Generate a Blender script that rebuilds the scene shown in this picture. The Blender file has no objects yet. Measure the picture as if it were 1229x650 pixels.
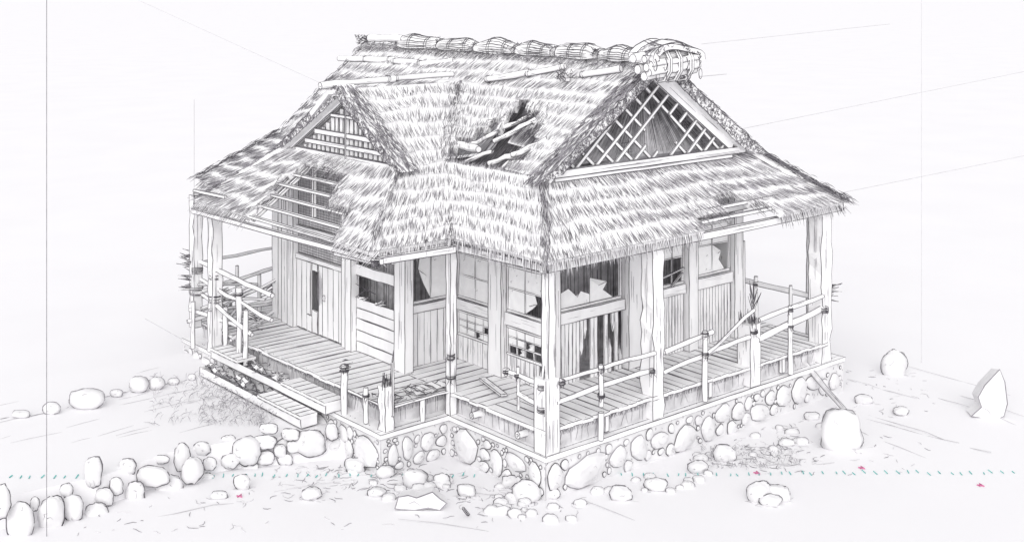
import bpy, math, random
from mathutils import Vector as V3
R = random.Random(7)
rnd = R.random
def ru(a, b): return a + (b - a) * R.random()
scene = bpy.context.scene
COL = scene.collection

# ------------------------------------------------------------------ measured camera
F = 1467.0; YH = -15.0; CX = 614.5; D0 = 16.23; H = (548 - YH) * D0 / F
aU = math.radians(49.5); aV = math.radians(40.5)
U = (math.sin(aU), math.cos(aU)); W = (-math.sin(aV), math.cos(aV))
P0 = ((655 - CX) * D0 / F, D0)
RH = V3((U[0], W[0], 0)).normalized()      # picture right, in the world
FH = V3((U[1], W[1], 0)).normalized()      # picture depth, in the world
VD = (FH * math.cos(math.radians(20)) + V3((0, 0, -math.sin(math.radians(20))))).normalized()
UPV = (V3((0, 0, math.cos(math.radians(20)))) + FH * math.sin(math.radians(20))).normalized()
def gz(x, y, z=0.0):
    d = (H - z) * F / (y - YH); r = (x - CX) * d / F
    dr = r - P0[0]; df = d - P0[1]
    return V3((dr * U[0] + df * U[1], dr * W[0] + df * W[1], z))
def gv(x, y, v):
    k = (x - CX) / F; t = (v + P0[0] * W[0] + P0[1] * W[1]) / (k * W[0] + W[1])
    dr = k * t - P0[0]; df = t - P0[1]
    return V3((dr * U[0] + df * U[1], v, H - (y - YH) * t / F))
def gu(x, y, u):
    k = (x - CX) / F; t = (u + P0[0] * U[0] + P0[1] * U[1]) / (k * U[0] + U[1])
    dr = k * t - P0[0]; df = t - P0[1]
    return V3((u, dr * W[0] + df * W[1], H - (y - YH) * t / F))
def depth(p): return P0[1] + p[0] * U[1] + p[1] * W[1]

# ------------------------------------------------------------------ materials
def mat(name, c1, c2=None, scale=6.0, detail=4.0, rough=0.95, stretch=(1, 1, 1), contrast=(0.35, 0.65), bump=0.0):
    m = bpy.data.materials.new(name); m.use_nodes = True
    nt = m.node_tree; b = nt.nodes['Principled BSDF']
    b.inputs['Roughness'].default_value = rough
    b.inputs['Specular IOR Level'].default_value = 0.1
    tc = nt.nodes.new('ShaderNodeTexCoord'); mp = nt.nodes.new('ShaderNodeMapping')
    mp.inputs['Scale'].default_value = stretch
    nt.links.new(tc.outputs['Object'], mp.inputs['Vector'])
    n = nt.nodes.new('ShaderNodeTexNoise'); n.inputs['Scale'].default_value = scale; n.inputs['Detail'].default_value = detail
    nt.links.new(mp.outputs['Vector'], n.inputs['Vector'])
    r = nt.nodes.new('ShaderNodeValToRGB'); nt.links.new(n.outputs['Fac'], r.inputs['Fac'])
    c2 = c2 or c1
    r.color_ramp.elements[0].position = contrast[0]; r.color_ramp.elements[1].position = contrast[1]
    r.color_ramp.elements[0].color = (*c1, 1); r.color_ramp.elements[1].color = (*c2, 1)
    nt.links.new(r.outputs['Color'], b.inputs['Base Color'])
    if bump:
        bp = nt.nodes.new('ShaderNodeBump'); bp.inputs['Strength'].default_value = bump; bp.inputs['Distance'].default_value = 0.02
        nt.links.new(n.outputs['Fac'], bp.inputs['Height']); nt.links.new(bp.outputs['Normal'], b.inputs['Normal'])
    return m
g = lambda v, t=0.0: (v * (1 - t * 0.3), v * (1 - t * 0.6), v)
M = {
 'wood':  mat('pale_bare_wood', g(.83, .02), g(.91, .01), 5, 5, stretch=(1, 1, .3)),
 'straw': mat('pale_straw', g(.80, .02), g(.92, .01), 3, 5),
 'stone': mat('pale_stone', g(.70, .03), g(.80, .02), 4, 6),
 'paper': mat('white_paper_pane', g(.88, .01), g(.94, .0), 8, 3),
 'ground': mat('white_ground', g(.835, .035), g(.85, .03), .35, 4),
 'line':  mat('graphite', g(.08, .20), g(.17, .16), 9, 3),
 'soft':  mat('soft_graphite', g(.22, .14), g(.36, .12), 7, 3),
 'faint': mat('faint_graphite', g(.50, .05), g(.64, .04), 5, 3),
 'dark':  mat('interior_shade', g(.46, .06), g(.72, .05), 7, 8),  # dark tone painted in for the shade inside the openings
 'mid':   mat('grey_weathered_and_shade', g(.55, .04), g(.78, .03), 5, 8),  # weathered pieces; also painted shade under the decks and in the steps
 'teal':  mat('teal_mark', (.12, .50, .47), (.25, .62, .58), 8, 2),
 'pink':  mat('pink_mark', (.55, .12, .28), (.65, .25, .40), 8, 2),
}
MI = {k: i for i, k in enumerate(M)}
LR = 0.0078   # half width of a drawn line

# ------------------------------------------------------------------ mesh builder
def vnoise(p, s=1.0, seed=0.0):
    x, y, z = p[0] * s + seed, p[1] * s - seed, p[2] * s + 2 * seed
    return (math.sin(1.7 * x + 2.3 * y) + math.sin(2.9 * y - 1.3 * z + 1) + math.sin(2.1 * z + 1.9 * x + 2) + .5 * math.sin(5.3 * x - 4.1 * z) + .5 * math.sin(4.7 * y + 5.9 * x)) / 4
class MB:
    def __init__(s): s.v = []; s.f = []; s.m = []
    def face(s, pts, m='wood'):
        n = len(s.v); s.v += [tuple(p) for p in pts]; s.f.append(tuple(range(n, n + len(pts)))); s.m.append(MI[m])
    def stroke(s, pts, r=LR, m='line', taper=.35):
        pts = [V3(p) for p in pts]; n = len(pts)
        if n < 2: return
        base = len(s.v)
        for i, p in enumerate(pts):
            t = (pts[min(i + 1, n - 1)] - pts[max(i - 1, 0)])
            if t.length < 1e-7: t = V3((0, 0, 1))
            t.normalize()
            a = t.cross(V3((.31, .22, .93)));
            if a.length < .1: a = t.cross(V3((1, 0, 0)))
            a.normalize(); b = t.cross(a)
            e = min(i, n - 1 - i) / max(1, (n - 1) / 2)
            rr = r * (taper + (1 - taper) * min(1, e * 1.6))
            for k in range(3):
                an = 2.094 * k
                s.v.append(tuple(p + a * (rr * math.cos(an)) + b * (rr * math.sin(an))))
        for i in range(n - 1):
            for k in range(3):
                s.f.append((base + 3 * i + k, base + 3 * i + (k + 1) % 3, base + 3 * i + 3 + (k + 1) % 3, base + 3 * i + 3 + k)); s.m.append(MI[m])
    def sline(s, a, b, r=LR, m='line', amp=.006, over=.012, seg=.28, twice=.25):
        a = V3(a); b = V3(b); d = b - a; L = d.length
        if L < 1e-4: return
        t = d / L; n = max(3, int(L / seg) + 2)
        for rep in range(2 if rnd() < twice else 1):
            o0 = ru(-.3, 1) * over; o1 = ru(-.3, 1) * over
            pts = []
            for i in range(n):
                q = i / (n - 1)
                pts.append(a - t * o0 + t * (L + o0 + o1) * q + V3((ru(-1, 1), ru(-1, 1), ru(-1, 1))) * amp)
            s.stroke(pts, r * (1 if rep == 0 else .6) * ru(.8, 1.15), m, .5)
    def tri_dot(s, p, r, m): s.stroke([V3(p) - V3((0, 0, r)), V3(p), V3(p) + V3((0, 0, r))], r, m, .7)
    def tube(s, pts, rs, m='wood', n=8, lines=True, lm='line', lr=LR, caps=True):
        pts = [V3(p) for p in pts]; k = len(pts)
        if not hasattr(rs, '__len__'): rs = [rs] * k
        base = len(s.v); L1 = []; L2 = []
        for i, p in enumerate(pts):
            t = (pts[min(i + 1, k - 1)] - pts[max(i - 1, 0)]).normalized()
            a = t.cross(VD)
            if a.length < .15: a = t.cross(V3((0, 0, 1)))
            a.normalize(); b = t.cross(a)
            for j in range(n):
                an = 2 * math.pi * j / n
                s.v.append(tuple(p + a * (rs[i] * math.cos(an)) + b * (rs[i] * math.sin(an))))
            L1.append(p + a * rs[i]); L2.append(p - a * rs[i])
        for i in range(k - 1):
            for j in range(n):
                s.f.append((base + n * i + j, base + n * i + (j + 1) % n, base + n * (i + 1) + (j + 1) % n, base + n * (i + 1) + j)); s.m.append(MI[m])
        for e in ((0, k - 1) if caps else ()):
            s.f.append(tuple(base + n * e + j for j in range(n))); s.m.append(MI[m])
            if lines:
                s.stroke([V3(s.v[base + n * e + j % n]) for j in range(n + 1)], lr * .8, lm, .9)
        if lines:
            s.stroke(L1, lr, lm, .7); s.stroke(L2, lr, lm, .7)
    def pole(s, a, b, r, wob=.012, m='wood', seg=.25, knots=0, grain=0, lm='line'):
        a = V3(a); b = V3(b); L = (b - a).length; k = max(3, int(L / seg) + 2)
        pts = []; rs = []
        for i in range(k):
            pts.append(a.lerp(b, i / (k - 1)) + V3((ru(-1, 1), ru(-1, 1), ru(-1, 1))) * wob); rs.append(r * ru(.82, 1.15))
        s.tube(pts, rs, m, 8, True, lm)
        for q in range(grain):
            c = ru(.05, .7); e = c + ru(.1, .25)
            up = ru(-.6, .6)
            off = -VD * r * .9 + UPV * r * up
            s.sline(a.lerp(b, c) + off, a.lerp(b, e) + off, LR * .6, 'soft', .003, 0, .2, 0)
    def timber(s, a, b, w, h, up=(0, 0, 1), jit=.0, m='wood', grain=0, seg=.22, jag=0, lines=True, lm='line', lr=LR):
        """squared timber from a to b: w along side, h along up; jit = weathering; jag = splintered far end"""
        a = V3(a); b = V3(b); t = (b - a); L = t.length; t /= L
        up = V3(up); sd = t.cross(up).normalized(); u2 = sd.cross(t).normalized()
        k = 2 if jit == 0 else max(3, int(L / seg) + 1)
        base = len(s.v); rows = [[], [], [], []]
        for i in range(k):
            q = i / (k - 1); c = a.lerp(b, q)
            for j, (x, y) in enumerate(((-1, -1), (1, -1), (1, 1), (-1, 1))):
                p = c + sd * (x * (w / 2 + ru(-jit, jit * .4))) + u2 * (y * (h / 2 + ru(-jit, jit * .4)))
                s.v.append(tuple(p)); rows[j].append(p)
        for i in range(k - 1):
            for j in range(4):
                s.f.append((base + 4 * i + j, base + 4 * i + (j + 1) % 4, base + 4 * i + 4 + (j + 1) % 4, base + 4 * i + 4 + j)); s.m.append(MI[m])
        for e in (0, k - 1):
            s.f.append(tuple(base + 4 * e + j for j in range(4))); s.m.append(MI[m])
        if lines:
            for j in range(4):
                if jit == 0: s.sline(rows[j][0], rows[j][-1], lr, lm)
                else: s.stroke(rows[j], lr, lm, .8)
            for e in (0, -1):
                if e == -1 and jag: continue
                for j in range(4): s.sline(rows[j][e], rows[(j + 1) % 4][e], lr * .9, lm, .002, .006, .3, 0)
        if jag:
            for q in range(int(jag)):
                p = b + sd * ru(-.5, .5) * w + u2 * ru(-.5, .5) * h
                tip = p + t * ru(.05, .22) + sd * ru(-.02, .02)
                e = sd * ru(.008, .02)
                s.face([p - e - t * .04, p + e - t * .04, tip], m)
                s.sline(p - e - t * .08, tip, LR * .8, 'line', .003, 0, .1, 0); s.sline(p + e - t * .04, tip, LR * .8, 'line', .003, 0, .1, 0)
        for q in range(grain):
            ax, ay, off, o2 = (sd, u2, h / 2, w / 2) if rnd() < .5 else (u2, sd, w / 2, h / 2)
            sg = 1 if rnd() < .5 else -1
            c = ru(.02, .75); e = min(.98, c + ru(.08, .35)); x = ru(-.7, .7) * o2
            o = ax * x + ay * (sg * (off + .001))
            s.sline(a.lerp(b, c) + o, a.lerp(b, e) + o, LR * .55, 'soft', .004, 0, .2, 0)
    def hatch(s, A, B, C, D, n, m='soft', r=LR * .6, miss=.1, off=None):
        """strokes running A->D ... B->C across the quad"""
        A, B, C, D = map(V3, (A, B, C, D)); off = V3(off or (0, 0, 0))
        for i in range(n):
            if rnd() < miss: continue
            q = (i + ru(-.4, .4)) / n; q = min(1, max(0, q)); a = ru(0, .15); b = ru(.75, 1)
            p = A.lerp(B, q); t = D.lerp(C, min(1, max(0, q + ru(-.02, .02))))
            s.sline(p.lerp(t, a) + off, p.lerp(t, b) + off, r * ru(.7, 1.2), m, .004, 0, .3, 0)
def build(name, mb, parent=None, label=None, cat=None, group=None, kind=None, smooth=False):
    me = bpy.data.meshes.new(name); org = V3((0, 0, 0))
    vs = mb.v
    if parent is None and vs:
        n = len(vs); org = V3((sum(p[0] for p in vs) / n, sum(p[1] for p in vs) / n, min(p[2] for p in vs)))
        vs = [(p[0] - org.x, p[1] - org.y, p[2] - org.z) for p in vs]
    me.from_pydata(vs, [], mb.f)
    used = sorted(set(mb.m)); keys = list(M)
    for i in used: me.materials.append(M[keys[i]])
    rm = {u: i for i, u in enumerate(used)}
    me.polygons.foreach_set('material_index', [rm[i] for i in mb.m])
    if smooth: me.polygons.foreach_set('use_smooth', [keys[i] != 'line' for i in mb.m])
    me.update()
    o = bpy.data.objects.new(name, me); COL.objects.link(o)
    if parent: o.parent = parent
    else: o.location = org
    tag(o, label, cat, group, kind); return o
def tag(o, label=None, cat=None, group=None, kind=None):
    for k, v in (('label', label), ('category', cat), ('group', group), ('kind', kind)):
        if v: o[k] = v
def empty(name, label, cat, group=None):
    o = bpy.data.objects.new(name, None); COL.objects.link(o); tag(o, label, cat, group); return o

GZ = -.58
# ================================================================== GROUND
mb = MB(); S = 900
mb.face([(-S, -S, GZ), (S, -S, GZ), (S, S, GZ), (-S, S, GZ)], 'ground')
for (x0, y0, x1, y1) in [(1018, 440, 1229, 512), (1018, 455, 1100, 478), (1040, 497, 1190, 545), (1020, 512, 1110, 548), (1090, 440, 1229, 478),
                         (1035, 500, 1150, 532), (60, 640, 300, 600), (480, 625, 620, 640), (880, 500, 960, 512), (900, 560, 1000, 556),
                         (1140, 470, 1229, 500), (430, 575, 330, 590), (560, 590, 640, 600), (700, 600, 760, 625)]:
    p = gz(x0, y0, GZ + .004); q = gz(x1, y1, GZ + .004)
    mb.sline(p, q, LR * .8, 'faint', .03, 0, .6, .2)
for (x0, x1, y0, y1, n) in [(700, 960, 500, 560, 150), (320, 660, 560, 600, 130), (900, 1110, 520, 570, 60), (990, 1120, 440, 500, 40), (380, 640, 610, 635, 14), (840, 960, 535, 560, 130), (60, 330, 590, 640, 40), (370, 540, 560, 590, 90), (540, 700, 585, 612, 60)]:
    for i in range(n):
        p = gz(ru(x0, x1), ru(y0, y1), GZ + .004); L = ru(.04, .2); an = ru(0, 6.28)
        if -.1 < p.x < 7 and p.y > -.2: continue
        pts = [p]
        for k in range(3):
            an += ru(-.9, .9); p = p + V3((math.cos(an), math.sin(an), 0)) * L / 3; pts.append(p)
        mb.stroke(pts, LR * .7, 'faint' if rnd() < .6 else 'soft')
build('ground', mb, kind='structure', label='white open ground with faint pencil contours')

# raised path to the left
TZ = -.22
mb = MB()
tv = []
xs = [-16, -12, -9, -7, -5.5, -4.5, -3.5, -2.6, -1.19]
nearv = [3.9 + .15 * math.sin(x * 1.7) for x in xs]; nearv[-1] = 3.05; nearv[-2] = 3.75; farv = [8.3 + .2 * math.sin(x * 1.1) for x in xs]
for i in range(len(xs) - 1):
    a, b = xs[i], xs[i + 1]
    N0, N1, F0, F1 = nearv[i], nearv[i + 1], farv[i], farv[i + 1]
    mb.face([(a, N0, TZ), (b, N1, TZ), (b, F1, TZ), (a, F0, TZ)], 'ground')
    mb.face([(a, N0, TZ), (b, N1, TZ), (b, N1 - .1, GZ), (a, N0 - .1, GZ)], 'ground')
    mb.face([(a, F0, TZ), (b, F1, TZ), (b, F1 + .8, GZ), (a, F0 + .8, GZ)], 'ground')
for i in range(36):
    x = ru(-7, -1.8); y = ru(4.4, 7.6)
    mb.sline((x, y, TZ + .004), (x + ru(.2, .9), y + ru(-.1, .1), TZ + .004), LR * .5, 'faint', .012, 0, .3, 0)
build('path', mb, kind='structure', label='raised white path leading to the steps')

# ================================================================== GRASS (stuff)
mb = MB()
for i in range(900):
    x = 330 - abs(R.gauss(0, 1)) * 62 + ru(-15, 12); x = max(185, x)
    y = ru(452, 512)
    lim = 444 + (x - 246) * .52
    if x > 246 and y < lim + 4: continue
    p = gz(x, y, TZ + .01)
    if p.y < 3.95 or p.y > 8: continue
    h = ru(.03, .12); d = ru(-.14, .14); e = ru(-.08, .08)
    mb.stroke([p, p + V3((d * .4, e * .5, h * .7)), p + V3((d, e, h * .9))], LR * .6, 'soft' if rnd() < .55 else 'faint', .3)
for i in range(130):
    x = ru(840, 955); y = ru(538, 562); p = gz(x, y, GZ + .01)
    d = ru(-.12, .12); h = ru(.03, .1)
    mb.stroke([p, p + V3((d * .5, 0, h)), p + V3((d, ru(-.1, .1), h * .5))], LR * .6, 'soft' if rnd() < .4 else 'faint', .3)
build('grass', mb, label='sparse dry grass and leaf litter around the steps and boulders', cat='grass', kind='stuff')

# ================================================================== STONES
def rad(d, seed, amp):
    return 1 + amp * vnoise(d, 1.5, seed) + amp * .6 * vnoise(d, 3.0, seed + 5) + amp * .28 * vnoise(d, 6.5, seed + 2)
def boulder(mb, c, rx, rz, ry=None, seed=0, amp=.16, m='stone', inner=True, sink=0, lm='soft', lr=LR, sharp=0):
    c = V3(c); ry = ry or rx * .8; nu, nv = 18, 11
    pw = 2.0 + (seed * 7.3) % .7
    def pt(d, k=1.0):
        r = rad(d, seed, amp) * k / (abs(d.x) ** pw + abs(d.y) ** pw + abs(d.z) ** pw) ** (1 / pw) * .95
        zz = d.z * rz
        if sharp and d.z > 0: zz *= 1 + sharp * d.z ** 3; r2 = r * (1 - .45 * d.z ** 2)
        else: r2 = r
        return c + RH * (d.x * rx * r2) + FH * (d.y * ry * r2) + V3((0, 0, zz * r))
    base = len(mb.v)
    for i in range(nv + 1):
        th = math.pi * i / nv
        for j in range(nu):
            ph = 2 * math.pi * j / nu
            mb.v.append(tuple(pt(V3((math.sin(th) * math.cos(ph), math.sin(th) * math.sin(ph), math.cos(th))))))
    for i in range(nv):
        for j in range(nu):
            mb.f.append((base + i * nu + j, base + i * nu + (j + 1) % nu, base + (i + 1) * nu + (j + 1) % nu, base + (i + 1) * nu + j)); mb.m.append(MI[m])
    # contour band round the stone
    t = math.radians(18); K = 22
    for rep in range(2):
        ring = []
        k0 = ru(0, 6.28); ext = ru(1, 1.04) if rep == 0 else ru(.2, .6)
        for k in range(K + 1):
            an = k0 + 2 * math.pi * k / K * ext
            d = V3((math.cos(an), math.sin(an) * math.sin(t), math.sin(an) * math.cos(t)))
            q = pt(d, 1.02 + (ru(0, .012)))
            if q.z < c.z - rz + sink: q.z = c.z - rz + sink
            ring.append(q)
        mb.stroke(ring, lr * (1 if rep == 0 else .6), lm, .5)
    if inner:
        for k in range(R.choice([1, 2, 3])):
            th = ru(.4, 2.2); ph = ru(3.6, 5.8); pts = []
            for q in range(4):
                d = V3((math.sin(th) * math.cos(ph), math.sin(th) * math.sin(ph), math.cos(th))); pts.append(pt(d, 1.015))
                th += ru(-.15, .25); ph += ru(-.25, .25)
            mb.stroke(pts, lr * .6, 'faint', .3)
def px(p, n): return depth(p) * n / F
ordn = ['first', 'second', 'third', 'fourth', 'fifth', 'sixth', 'seventh', 'eighth', 'ninth', 'tenth', 'eleventh', 'twelfth', 'thirteenth', 'fourteenth',
        'fifteenth', 'sixteenth', 'seventeenth', 'eighteenth', 'nineteenth', 'twentieth', 'twenty-first', 'twenty-second', 'twenty-third', 'twenty-fourth', 'twenty-fifth', 'twenty-sixth', 'twenty-seventh', 'twenty-eighth', 'twenty-ninth', 'thirtieth', 'thirty-first', 'thirty-second', 'thirty-third', 'thirty-fourth', 'thirty-fifth', 'thirty-sixth', 'thirty-seventh', 'thirty-eighth', 'thirty-ninth', 'fortieth', 'forty-first', 'forty-second', 'forty-third']
# far row along the path
row = [(230, 452, 5, 4), (208, 457, 7, 4), (188, 459, 10, 8), (167, 460, 12, 10), (140, 471, 8, 4.5), (105, 477, 22, 11), (62, 489, 11, 7), (25, 496, 11, 4)]
for i, (x, y, w, h) in enumerate(row):
    p = gz(x, y + h, TZ); rz = px(p, h) * 1.0
    mb = MB(); boulder(mb, p + V3((0, 0, rz * .9)), px(p, w), rz, px(p, w) * .7, i * 1.3, .13, lm='soft')
    q = gz(x - w - 14, y + h + 3, TZ + .004)
    mb.sline(p - RH * px(p, w), q, LR * .9, 'soft', .015, 0, .2, 0)
    sz = 'small' if w < 9 else ('long low' if w > 15 else 'rounded')
    build('border_stone', mb, None, f'{sz} white stone, {ordn[i]} from the house in the far row edging the path', 'stone', 'stones in the far row edging the path', smooth=True)
# near retaining row
near = [(300, 560, 11, 6), (318, 549, 11, 8), (342, 551, 10, 7), (276, 553, 11, 9), (248, 575, 10, 7), (252, 556, 8, 7), (226, 590, 11, 6), (212, 602, 10, 6), (172, 618, 10, 8), (80, 588, 8, 8), (100, 640, 14, 11), (52, 646, 12, 9), (372, 532, 18, 16), (398, 518, 8, 10), (349, 521, 11, 7), (352, 536, 7, 7), (322, 514, 11, 6), (336, 541, 8, 8), (318, 530, 14, 8), (296, 541, 18, 17), (274, 528, 8, 6), (261, 545, 9, 13), (241, 539, 11, 9),
        (219, 548, 10, 16), (231, 564, 13, 16), (194, 551, 9, 5), (184, 571, 21, 12), (203, 584, 16, 14), (153, 560, 10, 10), (162, 591, 11, 13), (187, 610, 10, 13), (140, 583, 9, 11),
        (125, 596, 12, 11), (112, 566, 10, 18), (115, 620, 15, 17), (142, 622, 11, 14), (88, 609, 13, 15), (62, 617, 15, 22), (42, 604, 5, 8), (25, 626, 17, 22), (1, 602, 12, 20)]
near.sort(key=lambda t: -t[0])
for i, (x, y, w, h) in enumerate(near):
    vv = 3.72 + (0.0 if h < 15 else -.12) + (.15 if y < 560 - (x - 200) * .1 else -.08)
    p = gv(x, y, vv)
    for _ in range(6):
        if p.x > -2.6: vv = 3.75 + (p.x + 2.6) / 1.41 * -.7 - .12; p = gv(x, y, vv)
    mb = MB(); boulder(mb, p, px(p, w) * 1.02, px(p, h) * 1.03, px(p, min(w, h)) * .7, i * 2.1 + 40, .19, lm='line', lr=LR * 1.0)
    sz = 'small' if w * h < 90 else ('big' if w * h > 260 else 'middle-sized')
    build('retaining_stone', mb, None, f'{sz} round white stone, {ordn[i]} from the steps along the near edge of the path', 'stone', 'stones stacked along the near edge of the path', smooth=True)
# loose boulders round the house
B = [(1010, 512, 25, 26, 'broad half-buried boulder under the leaning pole right of the house', 0),
     (1075, 433, 15, 17, 'round upright boulder alone behind the right end of the foundation', 0),
     (985, 433, 0, 0, '', 0),
     (373, 592, 12, 7, 'small flat stone lying alone on the ground below the steps', 0),
     (788, 581, 15, 7, 'flat stone in front of the largest foundation boulder', 0),
     (870, 544, 14, 9, 'low egg-shaped stone near the right foundation', 0),
     (912, 588, 15, 13, 'left boulder of the touching pair in the right foreground', 0),
     (935, 590, 16, 10, 'right boulder of the touching pair in the right foreground', 0),
     (944, 531, 10, 4, 'flat pebble just right of the grassy litter', 0),
     (975, 499, 9, 4, 'tiny flat stone between the foundation and the half-buried boulder', 0),
     (1038, 479, 11, 5, 'flat stone right of the foundation end, above the half-buried boulder', 0),
     (1082, 493, 10, 5, 'small angular stone right of the half-buried boulder', 0),
     (498, 572, 15, 11, 'oval stone at the foot of the foundation below the notch', 0),
     (632, 588, 17, 13, 'low boulder at the foot of the front foundation corner', 0),
     (612, 578, 10, 7, 'small stone touching the left of the low corner boulder', 0),
     (452, 590, 11, 5, 'small flat stone left of the jagged slab', 0),
     (290, 578, 11, 9, 'oval stone just below the near edge of the path', 0),
     (262, 594, 10, 4, 'thin flat stone below the near edge of the path', 0),
     (926, 600, 13, 6, 'low flat stone in front of the touching pair', 0),
     (425, 558, 13, 8, 'half-sunk stone at the foot of the wing foundation, left of the wing corner'),
         (462, 566, 11, 7, 'half-sunk stone right below the wing foundation corner'),
         (530, 575, 10, 7, 'small half-sunk stone right of the oval stone below the notch'),
         (745, 592, 14, 8, 'low stone below the largest foundation boulder, nearest the viewer'),
         (838, 560, 12, 7, 'low half-sunk stone against the middle of the right foundation'),
         (560, 588, 12, 7, 'half-sunk stone midway between the notch and the front corner'),
         (664, 592, 8, 6, 'little stone just right of the front foundation corner', 0)]
for i, (x, y, w, h, lab, *_) in enumerate(B):
    if not w: continue
    p = gz(x, y + h, GZ); rz = px(p, h); w_ = px(p, w)
    mb = MB(); boulder(mb, p + V3((0, 0, rz * (.62 if h > 9 else .8))) + FH * w_ * .3, w_, rz * 1.08, w_ * .75, i * 3.7 + 11, .22, lm='line', lr=LR * .95)
    for k in range(3):
        a = p + RH * ru(-1.6, 1) * w_ + V3((0, 0, .004)); mb.sline(a, a + RH * ru(.5, 1) * w_ + FH * ru(-.1, .1), LR * .6, 'faint', .01, 0, .15, 0)
    build('boulder', mb, None, lab, 'boulder', 'loose boulders round the house', smooth=True)
k = 0
while k < 70:
    if rnd() < .55: x = ru(400, 665); y = 548 + (x - 400) * .16 + ru(4, 40)
    else: x = ru(660, 1010); y = 606 - (x - 660) * .36 + ru(2, 40)
    p = gz(x, y, GZ)
    if p.x > -.12 and p.y > -.12 or (p.x > -1.35 and p.y > 1.95): continue
    w_ = ru(.04, .11); mb = MB(); boulder(mb, p + V3((0, 0, w_ * .15)), w_, w_ * .65, w_ * .8, k * 1.9 + 3, .2, lm='soft', lr=LR * .8, inner=k % 3 == 0)
    build('pebble', mb, None, 'small half-sunk pebble strewn at the foot of the stone foundation', 'pebble', 'pebbles strewn along the foot of the foundation', smooth=True); k += 1
# tall shard on the right
def slab(name, outline, y0, lab, cat, th=.35, plane_px=None, extra=None):
    """upright or lying stone of traced outline with its own thickness"""
    base = gz(*plane_px, GZ); d = depth(base)
    mb = MB(); fr = []; bk = []
    for (x, y) in outline:
        r = (x - plane_px[0]) * d / F; z = GZ + (plane_px[1] - y) * d / F
        fr.append(V3((base.x, base.y, z)) + RH * r); bk.append(V3((base.x, base.y, z * .9 + GZ * .1)) + RH * r * .9 + FH * th)
    mb.face(fr, 'stone'); mb.face(list(reversed(bk)), 'stone')
    n = len(fr)
    for i in range(n): mb.face([fr[i], fr[(i + 1) % n], bk[(i + 1) % n], bk[i]], 'stone')
    mb.stroke(fr + [fr[0]], LR * 1.2, 'soft', .9)
    if extra:
        for e in extra:
            mb.stroke([V3((base.x, base.y, GZ + (plane_px[1] - y) * d / F)) + RH * (x - plane_px[0]) * d / F - FH * .008 for x, y in e], LR * .7, 'faint')
    return build(name, mb, None, lab, cat)
slab('standing_stone', [(1166, 499), (1178, 488), (1174, 476), (1182, 462), (1200, 443), (1206, 458), (1209, 484), (1205, 499), (1197, 503), (1180, 502)], 0,
     'tall pointed upright stone standing alone at the far right', 'stone', .3, (1185, 501), [[(1178, 488), (1186, 492), (1190, 498)]])
slab('flat_rock', [(474, 610), (478, 596), (490, 594), (500, 597), (519, 590), (528, 598), (536, 603), (528, 612), (514, 609), (498, 612), (484, 611)], 0,
     'long jagged flat rock lying in front of the notch of the foundation', 'rock', .25, (505, 612), [[(490, 604), (497, 601), (505, 606)], [(512, 600), (520, 606)]])

# ================================================================== FOUNDATION
found = empty('stone_foundation', 'low rubble stone foundation of round river stones under the whole house', 'foundation')
plan = [(0, 0), (6.75, 0), (6.75, 8.3), (-1.2, 8.3), (-1.2, 2.1), (0, 2.1)]
mb = MB(); n = len(plan)
mb.face([(x, y, -.05) for x, y in plan], 'stone')
core = MB()
for i in range(n):
    a, b = plan[i], plan[(i + 1) % n]
    core.face([(a[0], a[1], GZ - .05), (b[0], b[1], GZ - .05), (b[0], b[1], -.05), (a[0], a[1], -.05)], 'stone')
top = MB()
off = [(-.02, -.02), (6.77, -.02), (6.77, 8.3), (-1.22, 8.3), (-1.22, 2.08), (-.02, 2.08)]
top.face([(x, y, 0) for x, y in off], 'wood')
for i in range(n):
    a, b = off[i], off[(i + 1) % n]
    top.face([(a[0], a[1], -.07), (b[0], b[1], -.07), (b[0], b[1], 0), (a[0], a[1], 0)], 'wood')
    if i in (0, 4, 5, 3, 1):
        top.sline((a[0], a[1], 0), (b[0], b[1], 0), LR, 'line', .004, .05)
        top.sline((a[0], a[1], -.07), (b[0], b[1], -.07), LR * .8, 'soft', .004, .02)
        L = math.hypot(b[0] - a[0], b[1] - a[1]); k = int(L / .16)
        nx, ny = (b[1] - a[1]) / L, -(b[0] - a[0]) / L
        for q in range(k):
            s_ = (q + rnd()) / k; c = V3((a[0] + (b[0] - a[0]) * s_ - nx * .1, a[1] + (b[1] - a[1]) * s_ - ny * .1, .002))
            if rnd() < .6: top.tri_dot(c, .007, 'line')
        ins = V3((-nx * .11, -ny * .11, .003))
        if i in (0, 5, 4): top.sline(V3((a[0], a[1], 0)) + ins, V3((b[0], b[1], 0)) + ins, LR * .6, 'soft', .004, 0)
core.sline((0, 0, -.07), (0, 0, GZ), LR * .8, 'soft'); core.sline((-1.2, 2.1, -.07), (-1.2, 2.1, GZ), LR * .8, 'soft')
build('mortar_wall', core, found); build('capping', top, found)
stones = MB()
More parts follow.
